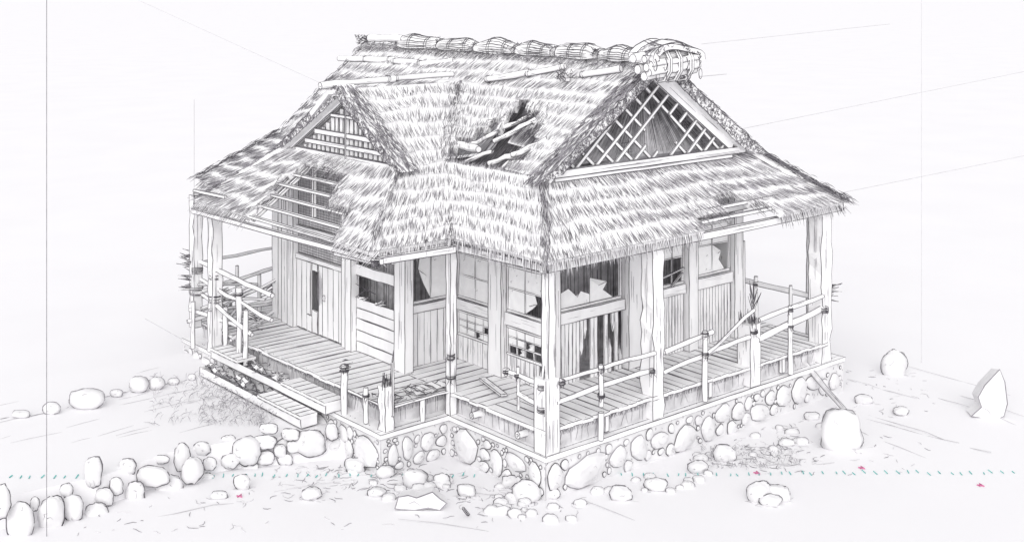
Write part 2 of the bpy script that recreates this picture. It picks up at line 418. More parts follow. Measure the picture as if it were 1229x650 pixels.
def embed(a, b, z0, z1, big, seed):
    a = V3((a[0], a[1], 0)); b = V3((b[0], b[1], 0)); L = (b - a).length; t = (b - a) / L; nrm = V3((t.y, -t.x, 0)); put = []
    def tryit(rx, rz, s, z, tilt=0):
        for (s2, z2, x2, r2) in put:
            if ((s - s2) / (rx + x2)) ** 2 + ((z - z2) / (rz + r2)) ** 2 < .93: return
        if s - rx < .02 or s + rx > L - .02 or z + rz > z1 or z - rz < z0 - rz * .7: return
        put.append((s, z, rx, rz))
        K = 13; prof = [1 + .10 * math.sin(2 * 6.283 * k / K + s * 9) + .06 * math.sin(3 * 6.283 * k / K + s * 17) + ru(-.07, .07) for k in range(K)]
        tt = ru(-.35, .35)
        rings = []
        for (rr, o) in ((1, 0), (.86, .035), (.5, .055), (0.02, .06)):
            ring = []
            for k in range(K):
                an = 6.283 * k / K; x = math.cos(an) * rx * prof[k] * rr; y = math.sin(an) * rz * prof[k] * rr
                x, y = x * math.cos(tt) - y * math.sin(tt) * .7, x * math.sin(tt) * .7 + y * math.cos(tt)
                ring.append(a + t * (s + x) + nrm * (o * (min(rx, rz) / .12) + .004) + V3((0, 0, z + y)))
            rings.append(ring)
        for i in range(3):
            for k in range(K): stones.face([rings[i][k], rings[i][(k + 1) % K], rings[i + 1][(k + 1) % K], rings[i + 1][k]], 'stone')
        stones.stroke([rings[0][k % K] + nrm * .006 for k in range(K + 2)], LR * .95, 'line' if rnd() < .6 else 'soft', .6)
        if rx > .09:
            for q in range(R.choice([1, 2, 3])):
                c = a + t * (s + ru(-.5, .3) * rx) + nrm * (.06 * min(rx, rz) / .12 + .008) + V3((0, 0, z + ru(-.4, .4) * rz))
                stones.stroke([c, c + t * ru(.01, .04) + V3((0, 0, ru(-.04, .04))), c + t * ru(.03, .08) + V3((0, 0, ru(-.06, .02)))], LR * .55, 'faint')
    for (s, z, rx, rz) in big: tryit(rx, rz, s, z)
    for (lo, hi, tries) in ((.15, .25, 120), (.10, .15, 260), (.06, .1, 420), (.025, .05, 350)):
        for _ in range(tries if L > 1.5 else tries // 2):
            rx = ru(lo, hi); rz = rx * ru(.75, 1.25); tryit(rx, rz, ru(0, L), ru(z0 - .02, z1))
    for k in range(int(L * 26)):
        s = ru(0, L); z = ru(z0, z1); c = a + t * s + nrm * .006 + V3((0, 0, z))
        if all(((s - s2) / x2) ** 2 + ((z - z2) / r2) ** 2 > 1.1 for s2, z2, x2, r2 in put):
            stones.sline(c, c + t * ru(-.03, .03) + V3((0, 0, ru(.02, .06))), LR * .55, 'soft', .003, 0, .1, 0)
embed((0, 0), (6.75, 0), GZ + .04, -.09, [(.16, -.3, .13, .2), (.72, -.36, .40, .2), (1.35, -.33, .17, .15), (2.2, -.3, .17, .13), (2.75, -.4, .26, .17), (4.0, -.32, .19, .24), (4.5, -.42, .24, .14), (5.1, -.3, .16, .19), (5.9, -.25, .2, .12)], 1)
embed((0, 2.1), (0, 0), GZ + .04, -.09, [(.42, -.33, .26, .23), (1.1, -.36, .13, .17), (1.5, -.25, .2, .12), (1.9, -.3, .13, .16)], 2)
embed((-1.2, 2.1), (0, 2.1), GZ + .04, -.09, [(.2, -.34, .08, .17), (.45, -.3, .1, .16), (.8, -.28, .12, .14)], 3)
embed((-1.2, 4.0), (-1.2, 2.1), GZ + .04, -.09, [(.35, -.33, .2, .2), (1.55, -.35, .25, .24), (.95, -.25, .12, .13)], 4)
embed((-1.2, 8.3), (-1.2, 4.0), GZ + .2, -.09, [], 5)
embed((-2.55, 3.72), (-1.2, 3.04), GZ + .04, TZ - .0, [(1.0, -.4, .17, .16), (.3, -.42, .14, .12), (.62, -.35, .1, .12)], 7)
embed((6.75, 0), (6.75, 2.2), GZ + .04, -.09, [], 6)
build('stonework', stones, found)

# ================================================================== HOUSE
house = empty('farmhouse', 'derelict timber farmhouse with a holed thatched roof and wraparound veranda', 'house')
# ---- decks
DZ = .33; DT = .05
def deck(name, x0, x1, y0, y1, along, w, label=None, ragged=None, edge_under=(), hole=None):
    """planks run across; 'along' = axis the planks are laid side by side on"""
    mb = MB(); s0, s1 = (x0, x1) if along == 'x' else (y0, y1); s = s0
    while s < s1 - .02:
        e = min(s1, s + w * ru(.85, 1.15)); j0 = ru(-.025, .02); j1 = 0
        gapz = ru(-.006, .006)
        if along == 'x': q = [(s + .004, y0 + j0), (e - .004, y0 + j0), (e - .004, y1), (s + .004, y1)]
        else: q = [(x0 + j0, s + .004), (x1, s + .004), (x1, e - .004), (x0 + j0, e - .004)]
        if not (hole and hole(s, e)):
            t = [(a, b, DZ + gapz) for a, b in q]; u = [(a, b, DZ - DT) for a, b in q]
            mb.face(t, 'wood'); mb.face(u[::-1], 'wood')
            for i in range(4): mb.face([u[i], u[(i + 1) % 4], t[(i + 1) % 4], t[i]], 'wood')
            for i in (0, 1, 3) if along == 'x' else (0, 3, 2): mb.sline(t[i], t[(i + 1) % 4], LR * .85, 'line', .004, .006, .3, .1)
            if along == 'x': mb.sline(u[0], u[1], LR, 'line', .003, .01); 
            else: mb.sline(u[0], u[3], LR, 'line', .003, .01)
            c = V3(t[0]).lerp(V3(t[2]), .04)
            if rnd() < .6:
                a = V3(t[0]).lerp(V3(t[1]), ru(.3, .7)) if along == 'x' else V3(t[0]).lerp(V3(t[3]), ru(.3, .7))
                dr = V3((0, 1, 0)) if along == 'x' else V3((1, 0, 0))
                mb.tri_dot(a + dr * .06, .006, 'line')
                for k in range(R.choice([0, 1, 2])):
                    b = a + dr * ru(.1, .8); mb.sline(b, b + dr * ru(.1, .4), LR * .5, 'faint', .004, 0, .2, 0)
        s = e
    return build(name, mb, house, label)
deck('veranda_deck', .0, 6.45, 0.02, 1.26, 'x', .17)
deck('veranda_deck', .02, 1.12, 1.27, 3.45, 'y', .2)
def wing_hole(s, e): return False
deck('veranda_deck', -1.05, .1, 2.2, 8.2, 'y', .19)
deck('veranda_deck', .11, 3.6, 6.75, 8.2, 'y', .15)
deck('veranda_deck', 5.4, 6.5, 1.27, 6.0, 'y', .17)
# grey hatched sheets under the decks, painting the shade there
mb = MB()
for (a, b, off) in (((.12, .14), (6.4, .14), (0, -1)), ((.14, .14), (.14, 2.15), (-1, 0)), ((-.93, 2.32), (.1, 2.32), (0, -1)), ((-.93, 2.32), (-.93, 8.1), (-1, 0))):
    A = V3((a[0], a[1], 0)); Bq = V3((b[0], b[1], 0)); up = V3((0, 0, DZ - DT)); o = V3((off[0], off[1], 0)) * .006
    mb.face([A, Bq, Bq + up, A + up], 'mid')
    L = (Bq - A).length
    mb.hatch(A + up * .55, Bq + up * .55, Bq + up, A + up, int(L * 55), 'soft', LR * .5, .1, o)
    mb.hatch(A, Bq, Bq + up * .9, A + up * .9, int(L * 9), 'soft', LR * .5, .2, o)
build('underfloor_shade', mb, house)
# joist ends
for (x, y) in ((-.02, 1.55), (-.02, .55), (1.2, -.02), (3.4, -.02), (5.2, -.02)):
    mb = MB(); c = V3((x, y, .14)); ax = V3((1, 0, 0)) if x < 0 else V3((0, 1, 0))
    if x < 0:
        mb.pole(c, c + ax * .18, .05, 0); c2 = c - V3((0, 0, 0)); mb.stroke([c + V3((-.004, .02 * math.cos(k), .02 * math.sin(k))) for k in range(7)], LR * .8)
        mb.sline(c + V3((0, 0, .05)), c + V3((.02, 0, .14)), LR)
    else: mb.timber(c + V3((0, .1, -.1)), c + V3((0, .1, .13)), .08, .06, (0, 1, 0), .004)
    build('joist_end', mb, house)
# ---- steps
def step(u0, u1, v0, v1, zt, th, broken):
    mb = MB(); s = v0
    while s < v1 - .02:
        e = min(v1, s + .17 * ru(.85, 1.2)); x1 = u1; frac = (s - v0) / (v1 - v0)
        if broken(frac):
            x1 = u1; x0 = u0 + ru(.05, .22); x1 = x0 + ru(.05, .12)
            t = [V3((x0, s, zt - .05)), V3((x1, s + ru(0, .1), zt - ru(0, .1))), V3((x1, e, zt - ru(0, .1))), V3((x0 + ru(0, .06), e, zt - .04))]
            mb.face(t, 'wood')
            for i in range(4): mb.sline(t[i], t[(i + 1) % 4], LR, 'line', .01, .02)
            mb.sline(t[0] + V3((0, 0, -.05)), t[2] + V3((-.04, .05, -.05)), LR * 1.5, 'line', .012, .03)
            for k in range(3):
                c = V3((ru(u0, u1), ru(s, e), zt - .06)); mb.stroke([c, c + V3((ru(-.08, .08), ru(-.08, .08), .02)), c + V3((ru(-.1, .1), ru(-.1, .1), 0))], LR)
        else:
            t = [V3((u0, s + .003, zt)), V3((u1, s + .003, zt)), V3((u1, e - .003, zt)), V3((u0, e - .003, zt))]; dz = V3((0, 0, -.045))
            mb.face(t, 'wood')
            for i in range(4):
                mb.face([t[i] + dz, t[(i + 1) % 4] + dz, t[(i + 1) % 4], t[i]], 'wood'); mb.sline(t[i], t[(i + 1) % 4], LR * .9, 'line', .004, .006, .3, .1)
            mb.sline(t[0] + dz, t[3] + dz, LR, 'line', .003, .01)
        s = e
    # riser box
    zb = zt - th
    R0 = [V3((u0 + .02, v0 + .01, zb)), V3((u0 + .02, v1, zb)), V3((u0 + .02, v1, zt - .05)), V3((u0 + .02, v0 + .01, zt - .05))]
    mb.face(R0, 'wood'); mb.face([(u0 + .02, v0 + .01, zb), (u1, v0 + .01, zb), (u1, v0 + .01, zt - .047), (u0 + .02, v0 + .01, zt - .047)], 'wood')
    mb.sline(R0[0], R0[1], LR * 1.1, 'line', .004, .02); mb.sline(R0[1], R0[2], LR); mb.sline((u0 + .02, v0 + .01, zb), (u1, v0 + .01, zb), LR)
    mb.sline((u0 + .018, v0 + .01, zb), (u0 + .018, v0 + .01, zt), LR)
    mb.face([(u0 + .02, v0 + .01, zb + .01), (u1, v0 + .01, zb + .01), (u1, v1, zb + .01), (u0 + .02, v1, zb + .01)], 'mid')
    mb.face([(u0 + .02, v1, zb), (u1, v1, zb), (u1, v1, zt - .047), (u0 + .02, v1, zt - .047)], 'wood')
    mb.hatch((u0 + .03, v0 + .5 * (v1 - v0), zb + .02), (u0 + .03, v1, zb + .02), (u1, v1, zb + .02), (u1, v0 + .5 * (v1 - v0), zb + .02), 60, 'soft', LR * .6, .1)  # grey floor and hatching paint the shade in the step trough
    build('step', mb, house)
step(-1.38, -1.03, 3.28, 6.9, .17, .17, lambda f: .34 < f < .72)
step(-1.66, -1.37, 3.5, 6.75, -.02, .18, lambda f: f > .36)

# ---- wall helpers
class Pl:
    def __init__(s, kind, c): s.k = kind; s.c = c
    def P(s, q, z, o=0): return V3((s.c - o, q, z)) if s.k == 'u' else V3((q, s.c - o, z))
    def S(s, x): return gu(x, 400, s.c)[1] if s.k == 'u' else gv(x, 400, s.c)[0]
WL = Pl('u', 1.1); WR = Pl('v', 1.25); WW = Pl('u', .1); WS = Pl('v', 3.4)
def wpost(pl, x0, x1, z0=DZ, z1=2.75, d=.14, jit=.004, name='wall_post', grain=10):
    a, b = sorted((pl.S(x0), pl.S(x1))); c = (a + b) / 2; mb = MB()
    p = pl.P(c, z0, d / 2 - .05); q = pl.P(c, z1, d / 2 - .05)
    up = (1, 0, 0) if pl.k == 'u' else (0, 1, 0)
    mb.timber(p, q, b - a, d, up, jit, 'wood', grain); return build(name, mb, house)
def pbox(mb, pl, s0, s1, z0, z1, o0, o1, m='wood', jit=0, lines=True, lr=LR, lm='line'):
    j = lambda: ru(-jit, jit)
    f = [pl.P(s0 + j(), z0 + j(), o1), pl.P(s1 + j(), z0 + j(), o1), pl.P(s1 + j(), z1 + j(), o1), pl.P(s0 + j(), z1 + j(), o1)]
    d = pl.P(0, 0, o0) - pl.P(0, 0, o1); bk = [p + d for p in f]
    mb.face(f, m); mb.face(bk[::-1], m)
    for i in range(4):
        mb.face([f[i], f[(i + 1) % 4], bk[(i + 1) % 4], bk[i]], m)
        if lines: mb.sline(f[i], f[(i + 1) % 4], lr, lm, .004, .006, .3, .15)
def wbeam(pl, x0, x1, z0, z1, o=.04, name='wall_beam'):
    a, b = sorted((pl.S(x0), pl.S(x1))); mb = MB(); pbox(mb, pl, a, b, z0, z1, -.03, o, 'wood', .004)
    for k in range(5):
        s = ru(a, b * .7 + a * .3); z = ru(z0, z1); mb.sline(pl.P(s, z, o + .002), pl.P(min(b, s + ru(.1, .5)), z, o + .002), LR * .5, 'faint', .004, 0, .2, 0)
    return build(name, mb, house)
def vboards(pl, x0, x1, z0, z1, n, broken=0, label=None, name='board_wall', hole=None, lines2=True):
    a, b = sorted((pl.S(x0), pl.S(x1))); mb = MB(); w = (b - a) / n
    for i in range(n):
        s0 = a + w * i + .003; s1 = s0 + w - .006; zt = z1; zb = z0
        if broken and rnd() < broken:
            r = rnd()
            if r < .35: continue
            if r < .7: zb = z0 + ru(.2, .8) * (z1 - z0)
            else: zt = z0 + ru(.15, .8) * (z1 - z0)
        if hole and hole(i): continue
        m1, m2 = (s0 + s1) / 2, ru(.04, .12)
        if zb > z0: pts = [(s0, zb + ru(0, .1)), (m1, zb - m2), (s1, zb + ru(0, .08)), (s1, zt), (s0, zt)]
        elif zt < z1: pts = [(s0, zb), (s1, zb), (s1, zt - ru(0, .1)), (m1, zt + m2), (s0, zt - ru(0, .1))]
        else: pts = [(s0, zb), (s1, zb), (s1, zt), (s0, zt)]
        o = ru(0, .006); P = [pl.P(p, q, o) for p, q in pts]; bk = [pl.P(p, q, o - .02) for p, q in pts]
        mb.face(P, 'wood'); mb.face(bk[::-1], 'wood')
        for k in range(len(P)):
            mb.face([P[k], P[(k + 1) % len(P)], bk[(k + 1) % len(P)], bk[k]], 'wood')
            mb.sline(P[k], P[(k + 1) % len(P)], LR * .75, 'line' if rnd() < .5 else 'soft', .004, .004, .3, 0)
        for _ in range(2):
            s = ru(s0, s1); z = ru(zb, zb + (zt - zb) * .6); mb.sline(pl.P(s, z, .009), pl.P(s, z + ru(.1, .4), .009), LR * .5, 'faint' if rnd() < .6 else 'soft', .006, 0, .2, 0)
    return build(name, mb, house, label)
def hatchdark(mb, pl, s0, s1, z0, z1, o, dens=30):
    n = int(abs(s1 - s0) * dens)
    mb.hatch(pl.P(s0, z0, o), pl.P(s1, z0, o), pl.P(s1, z1, o), pl.P(s0, z1, o), n, 'line', LR * .5, .15)
def window(pl, x0, x1, z0, z1, nx, nz, torn, label=None, marks=3, lw=.8, gone=(), bars=None):
    """paper lattice window: frame part, then muntins and the torn paper"""
    a, b = sorted((pl.S(x0), pl.S(x1))); fr = MB(); t = .035
    for (s0, s1, q0, q1) in ((a, b, z0, z0 + t), (a, b, z1 - t, z1), (a, a + t, z0 + t, z1 - t), (b - t, b, z0 + t, z1 - t)):
        pbox(fr, pl, s0, s1, q0, q1, -.02, .012, 'wood', .001, True, LR * .75)
    w = build('lattice_window', fr, house, label)
    mb = MB(); pa = MB(); cw = (b - a - 2 * t) / nx; ch = (z1 - z0 - 2 * t) / nz
    for i in range(1, nx):
        s = a + t + cw * i
        if ('x', i) not in gone: pbox(mb, pl, s - .009, s + .009, z0 + t, z1 - t, -.01, .006, 'wood', .001, True, LR * .6)
    for k in range(1, nz):
        z = z0 + t + ch * k
        if ('z', k) not in gone: pbox(mb, pl, a + t, b - t, z - .009, z + .009, -.01, .0075, 'wood', .001, True, LR * .6)
    if mb.v: build('muntin', mb, w)
    for i in range(nx):
        for k in range(nz):
            s0 = a + t + cw * i; s1 = s0 + cw; q0 = z0 + t + ch * k; q1 = q0 + ch
            mode = torn.get((i, k), 0)
            if mode == 9: continue
            if mode:
                if mode == 1: pts = [(s0, q0), (s1, q0), (s1, q0 + ch * .35), (s0 + cw * .7, q0 + ch * .55), (s0 + cw * .55, q0 + ch * .4), (s0 + cw * .3, q0 + ch * .75), (s0, q0 + ch * .6)]
                elif mode == 2: pts = [(s0, q1), (s1, q1), (s1, q1 - ch * .4), (s0 + cw * .75, q1 - ch * .3), (s0 + cw * .5, q1 - ch * .6), (s0 + cw * .2, q1 - ch * .25), (s0, q1 - ch * .5)][::-1]
                elif mode == 3: pts = [(s0, q0), (s0 + cw * .8, q0), (s0 + cw * .45, q0 + ch * .4), (s0 + cw * .6, q0 + ch * .7), (s0, q1)]
                else: pts = [(s1, q0), (s1, q1), (s0 + cw * .45, q1), (s0 + cw * .3, q0 + ch * .6), (s0 + cw * .6, q0 + ch * .3)]
                P = [pl.P(p, q, -.004) for p, q in pts]; pa.face(P, 'paper')
                pa.stroke(P + [P[0]], LR * .7, 'line', .8)
                m = P[len(P) // 2]; c = sum(P, V3((0, 0, 0))) / len(P)
                pa.face([P[3], P[4], P[4].lerp(c, .6) + pl.P(0, 0, .05) - pl.P(0, 0, 0)], 'paper'); pa.sline(P[3], P[4].lerp(c, .6) + pl.P(0, 0, .05) - pl.P(0, 0, 0), LR * .7)
            else:
                pa.face([pl.P(s0, q0, -.004), pl.P(s1, q0, -.004), pl.P(s1, q1, -.004), pl.P(s0, q1, -.004)], 'paper')
                for _ in range(marks):
                    if rnd() < .4:
                        c = (ru(s0 + .03, s1 - .03), ru(q0 + .03, q1 - .03))
                        pa.stroke([pl.P(c[0] + ru(-.02, .02), c[1] + ru(-.02, .02), .001) for _ in range(3)], LR * .6, 'soft')
    if pa.v: build('paper_pane', pa, w)
    return w
# ---- interior seen through the openings, its shade put into dark colour and hatching
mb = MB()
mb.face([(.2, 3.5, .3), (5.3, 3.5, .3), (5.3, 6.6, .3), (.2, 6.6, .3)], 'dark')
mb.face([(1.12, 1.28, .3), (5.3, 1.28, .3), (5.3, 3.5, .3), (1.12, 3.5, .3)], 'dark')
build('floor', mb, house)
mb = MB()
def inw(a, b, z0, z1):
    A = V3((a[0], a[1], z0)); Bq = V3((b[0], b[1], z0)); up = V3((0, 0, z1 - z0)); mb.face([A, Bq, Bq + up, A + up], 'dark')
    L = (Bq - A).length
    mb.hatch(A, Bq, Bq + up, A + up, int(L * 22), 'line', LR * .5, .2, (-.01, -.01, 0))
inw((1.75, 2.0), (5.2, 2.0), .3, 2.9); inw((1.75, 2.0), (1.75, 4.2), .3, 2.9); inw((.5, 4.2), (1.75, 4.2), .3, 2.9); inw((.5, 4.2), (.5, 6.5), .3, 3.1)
build('shade_lining', mb, house)
mb = MB()
for (a, b) in (((5.35, 1.25), (5.35, 6.6)), ((5.35, 6.6), (.1, 6.6))):
    A = V3((*a, DZ)); Bq = V3((*b, DZ)); up = V3((0, 0, 2.6)); mb.face([A, Bq, Bq + up, A + up], 'wood')
    L = (Bq - A).length; o = V3((.006, .006, 0))
    for k in range(int(L / .2)):
        p = A.lerp(Bq, k / (L / .2)); mb.sline(p + o, p + up + o, LR * .8)
build('rear_wall', mb, house)

# ---- L wall (u = 1.1)
wpost(WL, 541, 549, DZ, 2.7, .12)
wpost(WL, 592, 608, DZ, 2.7, .16, .01, grain=22)
window(WL, 550, 592, 1.31, 2.05, 2, 2, {}, 'two by two paper window with stained lower pane', 3)
wbeam(WL, 549, 593, 1.13, 1.3)
wbeam(WL, 549, 593, 2.06, 2.2, .03)
window(WL, 550, 592, .72, 1.12, 4, 3, {(0, 1): 9, (1, 0): 3}, None, 0)
vboards(WL, 550, 592, DZ, .715, 7)
window(WL, 609, 653, 1.33, 2.05, 2, 2, {(0, 0): 4, (0, 1): 0}, 'two by two paper window with a diagonal tear', 3)
wbeam(WL, 608, 653, 1.13, 1.32); wbeam(WL, 608, 653, 2.06, 2.2, .03)
window(WL, 609, 653, .68, 1.12, 4, 3, {(0, 0): 9, (0, 1): 9, (1, 0): 9, (2, 0): 3, (3, 0): 9, (1, 1): 3}, None, 0)
vboards(WL, 609, 653, DZ, .675, 8, .15)
# ---- R wall (v = 1.25)
wpost(WR, 653, 668, DZ, 2.7, .14, .008, grain=16)
window(WR, 669, 745, 1.43, 2.25, 2, 2, {(0, 1): 9, (1, 1): 9, (0, 0): 1, (1, 0): 3}, 'wide window with its upper paper torn away', 2, gone=[('z', 1), ('x', 1)])
wbeam(WR, 668, 747, 1.25, 1.42, .06)
vboards(WR, 669, 746, DZ, 1.24, 18, .6, 'broken slatted wall with many slats missing', 'slat_wall')
wpost(WR, 748, 766, DZ, 2.75, .18, .008, grain=20)
mb = MB()
a, b = WR.S(768), WR.S(778); c = (a + b) / 2
mb.timber(WR.P(c, DZ, .02), WR.P(c, 1.75, .02), (b - a), .06, (0, 1, 0), .008, 'wood', 8, jag=7)
build('splintered_board', mb, house)
mb = MB(); pbox(mb, WR, WR.S(766), WR.S(792), DZ, 2.6, -.12, -.1, 'dark', 0, False); hatchdark(mb, WR, WR.S(767), WR.S(791), .5, 2.5, -.09, 40); build('shade_backing', mb, house)  # dark hatched sheet, painted shade behind the gap
window(WR, 792, 820, 1.43, 2.3, 2, 2, {(0, 0): 9, (1, 0): 9, (0, 1): 0, (1, 1): 0}, 'narrow window with lower panes gone and a dangling muntin', 1)
wbeam(WR, 791, 820, 1.28, 1.42, .06)
vboards(WR, 792, 820, DZ, 1.27, 8, .06, name='slat_wall')
wpost(WR, 821, 832, DZ, 2.75, .16, .006, grain=12)
window(WR, 833, 875, 1.47, 2.45, 2, 2, {(1, 0): 3, (1, 1): 0}, 'spotted paper window torn at its lower right', 6)
wbeam(WR, 832, 876, 1.28, 1.45, .07)
vboards(WR, 833, 876, DZ, 1.27, 12, .22, name='slat_wall')
wpost(WR, 877, 887, DZ, 2.8, .14, .006, grain=10)
wpost(WR, 889, 894, DZ, 1.9, .06, .008, grain=3)
wbeam(WR, 668, 887, 2.3, 2.42, .03)
mb = MB()
for (q0, q1) in (((792, 385), (818, 372)), ((800, 400), (816, 378))):
    s0, s1 = WR.S(q0[0]), WR.S(q1[0]); z0, z1 = gv(q0[0], q0[1] - 50, 1.2)[2], gv(q1[0], q1[1] - 50, 1.2)[2]
    mb.timber(WR.P(s0, z0, .03), WR.P(s1, z1, .05), .03, .02, (0, 0, 1), .002)
build('dangling_lath', mb, house)
# ---- side wall of the wing (v = 3.4)
wbeam(WS, 493, 540, 1.17, 1.3, .05); vboards(WS, 493, 540, DZ, 1.16, 6)
window(WS, 493, 540, 1.31, 2.2, 2, 1, {(0, 0): 4}, 'side window with a torn hanging corner of paper', 1)
wbeam(WS, 493, 540, 2.21, 2.5, .02)
# ---- wing front (u = .1)
wpost(WW, 480, 493, DZ, 2.7, .16, .004, grain=14)
wpost(WW, 414, 420, DZ, 2.9, .12, .004); wpost(WW, 421, 428, DZ, 2.9, .16, .004)
wpost(WW, 350, 357, DZ, 3.3, .14, .004); wpost(WW, 341, 348, DZ, 3.3, .1, .004)
mb = MB(); lv = [.33, .5, .68, .87, 1.04, 1.2]; a, b = sorted((WW.S(428), WW.S(481)))
for i in range(len(lv) - 1): pbox(mb, WW, a, b, lv[i] + .004, lv[i + 1] - .004, -.02, ru(0, .01), 'wood', .005)
def hb(z0, z1, z2=None, z3=None):
    f = [WW.P(a, z0, .01), WW.P(b, z2 if z2 is not None else z0, .01), WW.P(b, z3 if z3 is not None else z1, .01), WW.P(a, z1, .01)]; d = V3((.03, 0, 0))
    mb.face(f, 'wood'); mb.face([p + d for p in f][::-1], 'wood')
    for i in range(4): mb.face([f[i], f[(i + 1) % 4], f[(i + 1) % 4] + d, f[i] + d], 'wood'); mb.sline(f[i], f[(i + 1) % 4], LR, 'line', .008, .004)
hb(1.57, 1.74);  hb(1.9, 2.05, 1.97, 2.05); hb(2.07, 2.22); hb(2.24, 2.45)
mb.sline(WW.P(b, 1.2, .02), WW.P(b - .5, 1.5, .03), LR); mb.sline(WW.P(b, 1.42, .02), WW.P(b - .6, 1.36, .03), LR)
for k in range(9):
    s0 = b - .05 - rnd() * .7; z = R.choice([1.2, 1.2, 1.57, 1.9]); q = WW.P(s0, z, .012); e = WW.P(s0 - ru(.1, .4), z + ru(.03, .12) * (1 if z < 1.3 else -1), .02); w_ = V3((0, 0, .02))
    mb.face([q - w_, q + w_, e], 'wood'); mb.sline(q - w_, e, LR * .8); mb.sline(q + w_, e, LR * .8)
build('plank_wall', mb, house, 'horizontal plank wall with two split open gaps')
# door
d0 = MB(); a, b = sorted((WW.S(357), WW.S(414))); nb = 9; w = (b - a) / nb
for i in range(nb):
    s0 = a + w * i + .002; s1 = s0 + w - .004
    if i == 5:   # split open board
        for (q0, q1) in ((DZ + .02, .72), (1.40, 1.53)): pbox(d0, WW, s0, s1, q0, q1, -.02, .012, 'wood', .006)
    elif i == 4:
        pbox(d0, WW, s0, s1 - .04, DZ + .02, 1.53, -.02, .010, 'wood', .006); d0.hatch(WW.P(s0, .8, .012), WW.P(s1, .8, .012), WW.P(s1, 1.45, .012), WW.P(s0, 1.45, .012), 10, 'soft', LR * .5, .1)
    elif i == 6:
        pbox(d0, WW, s0, s1, DZ + .02, .62, -.02, .012, 'wood', .01); pbox(d0, WW, s0 + .06, s1, .62, 1.53, -.02, .014, 'wood', .012)
    else: pbox(d0, WW, s0, s1, DZ + .02, 1.53, -.02, .012, 'wood', .002)
door = build('door', d0, house, 'plank door with a jagged split down the middle')
hm = MB(); c = WW.P(a + w * 3.6, 1.0, .02); hm.tube([c + V3((0, 0, -.045)), c + V3((-.012, 0, 0)), c + V3((0, 0, .045))], [.018, .026, .018], 'mid'); build('handle', hm, door)
wbeam(WW, 357, 414, 1.54, 1.62, .04, 'door_lintel')
def mesh_screen(x0, x1, z0, z1, name, label):
    a, b = sorted((WW.S(x0), WW.S(x1))); mb = MB(); pbox(mb, WW, a, b, z0, z1, -.03, -.02, 'mid', 0, True)
    s = a
    while s < b: mb.sline(WW.P(s, z0, -.012), WW.P(s, z1, -.012), LR * .5, 'line', .003, 0, .3, 0); s += .05
    z = z0
    while z < z1: mb.sline(WW.P(a, z, -.010), WW.P(b, z, -.010), LR * .5, 'line', .003, 0, .3, 0); z += .045
    return build(name, mb, house, label)
mesh_screen(357, 414, 1.63, 2.02, 'transom_lattice', 'fine lattice panel over the door')
mesh_screen(357, 478, 2.12, 3.28, 'upper_lattice', 'dark fine lattice high on the wing wall')
wbeam(WW, 341, 420, 2.03, 2.11, .03)
vboards(WW, 327, 341, DZ + .0, 2.6, 2)

# ---- veranda posts
def vpost(x, y, w, z0=0, z1=2.46, jit=.012, jag=0, label=None, grain=14, d=None):
    mb = MB(); mb.timber((x, y, z0), (x, y, z1), w, d or w, (0, 1, 0), jit, 'wood', grain, .17, jag); return mb, label
def vp(*a, **k):
    mb, l = vpost(*a, **k); return build('veranda_post', mb, house, l)
mb = MB()
mb.timber((.13, .12, 0), (.13, .12, 1.0), .25, .24, (0, 1, 0), .006, 'wood', 18, .2, 5)
mb.timber((.16, .12, .98), (.16, .12, 2.46), .13, .15, (0, 1, 0), .012, 'wood', 20, .15)
mb.hatch((.0, -.004, .02), (.25, -.004, .02), (.25, -.004, .5), (0, -.004, .5), 9, 'soft', LR * .5, .1)  # pencil hatching drawn in as shade on the post side
build('veranda_post', mb, house, 'front corner post, thick below and split thin above')
vp(2.2, .12, .25, jit=.03, label='straight weathered post with bark-like edges', grain=26)
vp(4.42, .13, .26, z1=.96, jag=30, label='broken post stump with a splintered top')
vp(6.3, .14, .28, z1=2.52, jit=.03, grain=30, label='thick weathered post at the right end')
vp(6.62, .5, .17, z1=2.55, jit=.015, label='narrower post behind the right end post')
vp(.05, 2.12, .12, z1=2.4, jit=.014, label='thin knotted post in the notch')
vp(-1.15, 7.18, .19, z1=2.47, jit=.02, label='front left corner post')
vp(-1.2, 7.8, .17, z0=.3, z1=2.6, jit=.02, label='crooked post behind the left corner post')
vp(.4, 7.6, .15, z0=.33, z1=2.6, jit=.014, label='left veranda post beside the fallen rails')
mb = MB()
mb.timber((-1.04, 2.2, 0), (-1.04, 2.2, .62), .17, .17, (0, 1, 0), .02, 'wood', 30, .1, 22)
mb.timber((-.99, 2.12, .2), (-.99, 2.12, .95), .03, .03, (0, 1, 0), .004, 'wood', 0, .1, 2)
build('veranda_post', mb, house, 'burnt jagged stump at the wing corner')

# ---- eave beams
def ebeam(a, b, w=.075, jit=.004, name='eave_beam', over=0, label=None):
    mb = MB(); a = V3(a); b = V3(b); t = (b - a).normalized(); mb.timber(a - t * over, b + t * over, w, w * 1.15, (0, 0, 1), jit, 'wood', 8, .5); return build(name, mb, house, label)
ebeam((-.05, .02, 2.49), (6.7, .02, 2.53), .09)
ebeam((.3, .5, 2.66), (6.3, .5, 2.72), .07)
ebeam((.02, .0, 2.50), (.02, 2.0, 2.47), .09)
ebeam((-.1, 1.85, 2.47), (-1.5, 1.85, 2.49), .08)
ebeam((-1.43, 1.75, 2.50), (-1.5, 7.3, 2.43), .065)
ebeam((-1.35, 1.9, 2.43), (-1.38, 3.0, 2.40), .05)
ebeam((-1.5, 7.3, 2.43), (4.5, 8.2, 2.5), .07)
ebeam((-1.5, 7.25, 2.72), (-.6, 7.3, 2.74), .05)
ebeam((-1.5, 7.25, 2.43), (-1.5, 7.25, 2.8), .05)
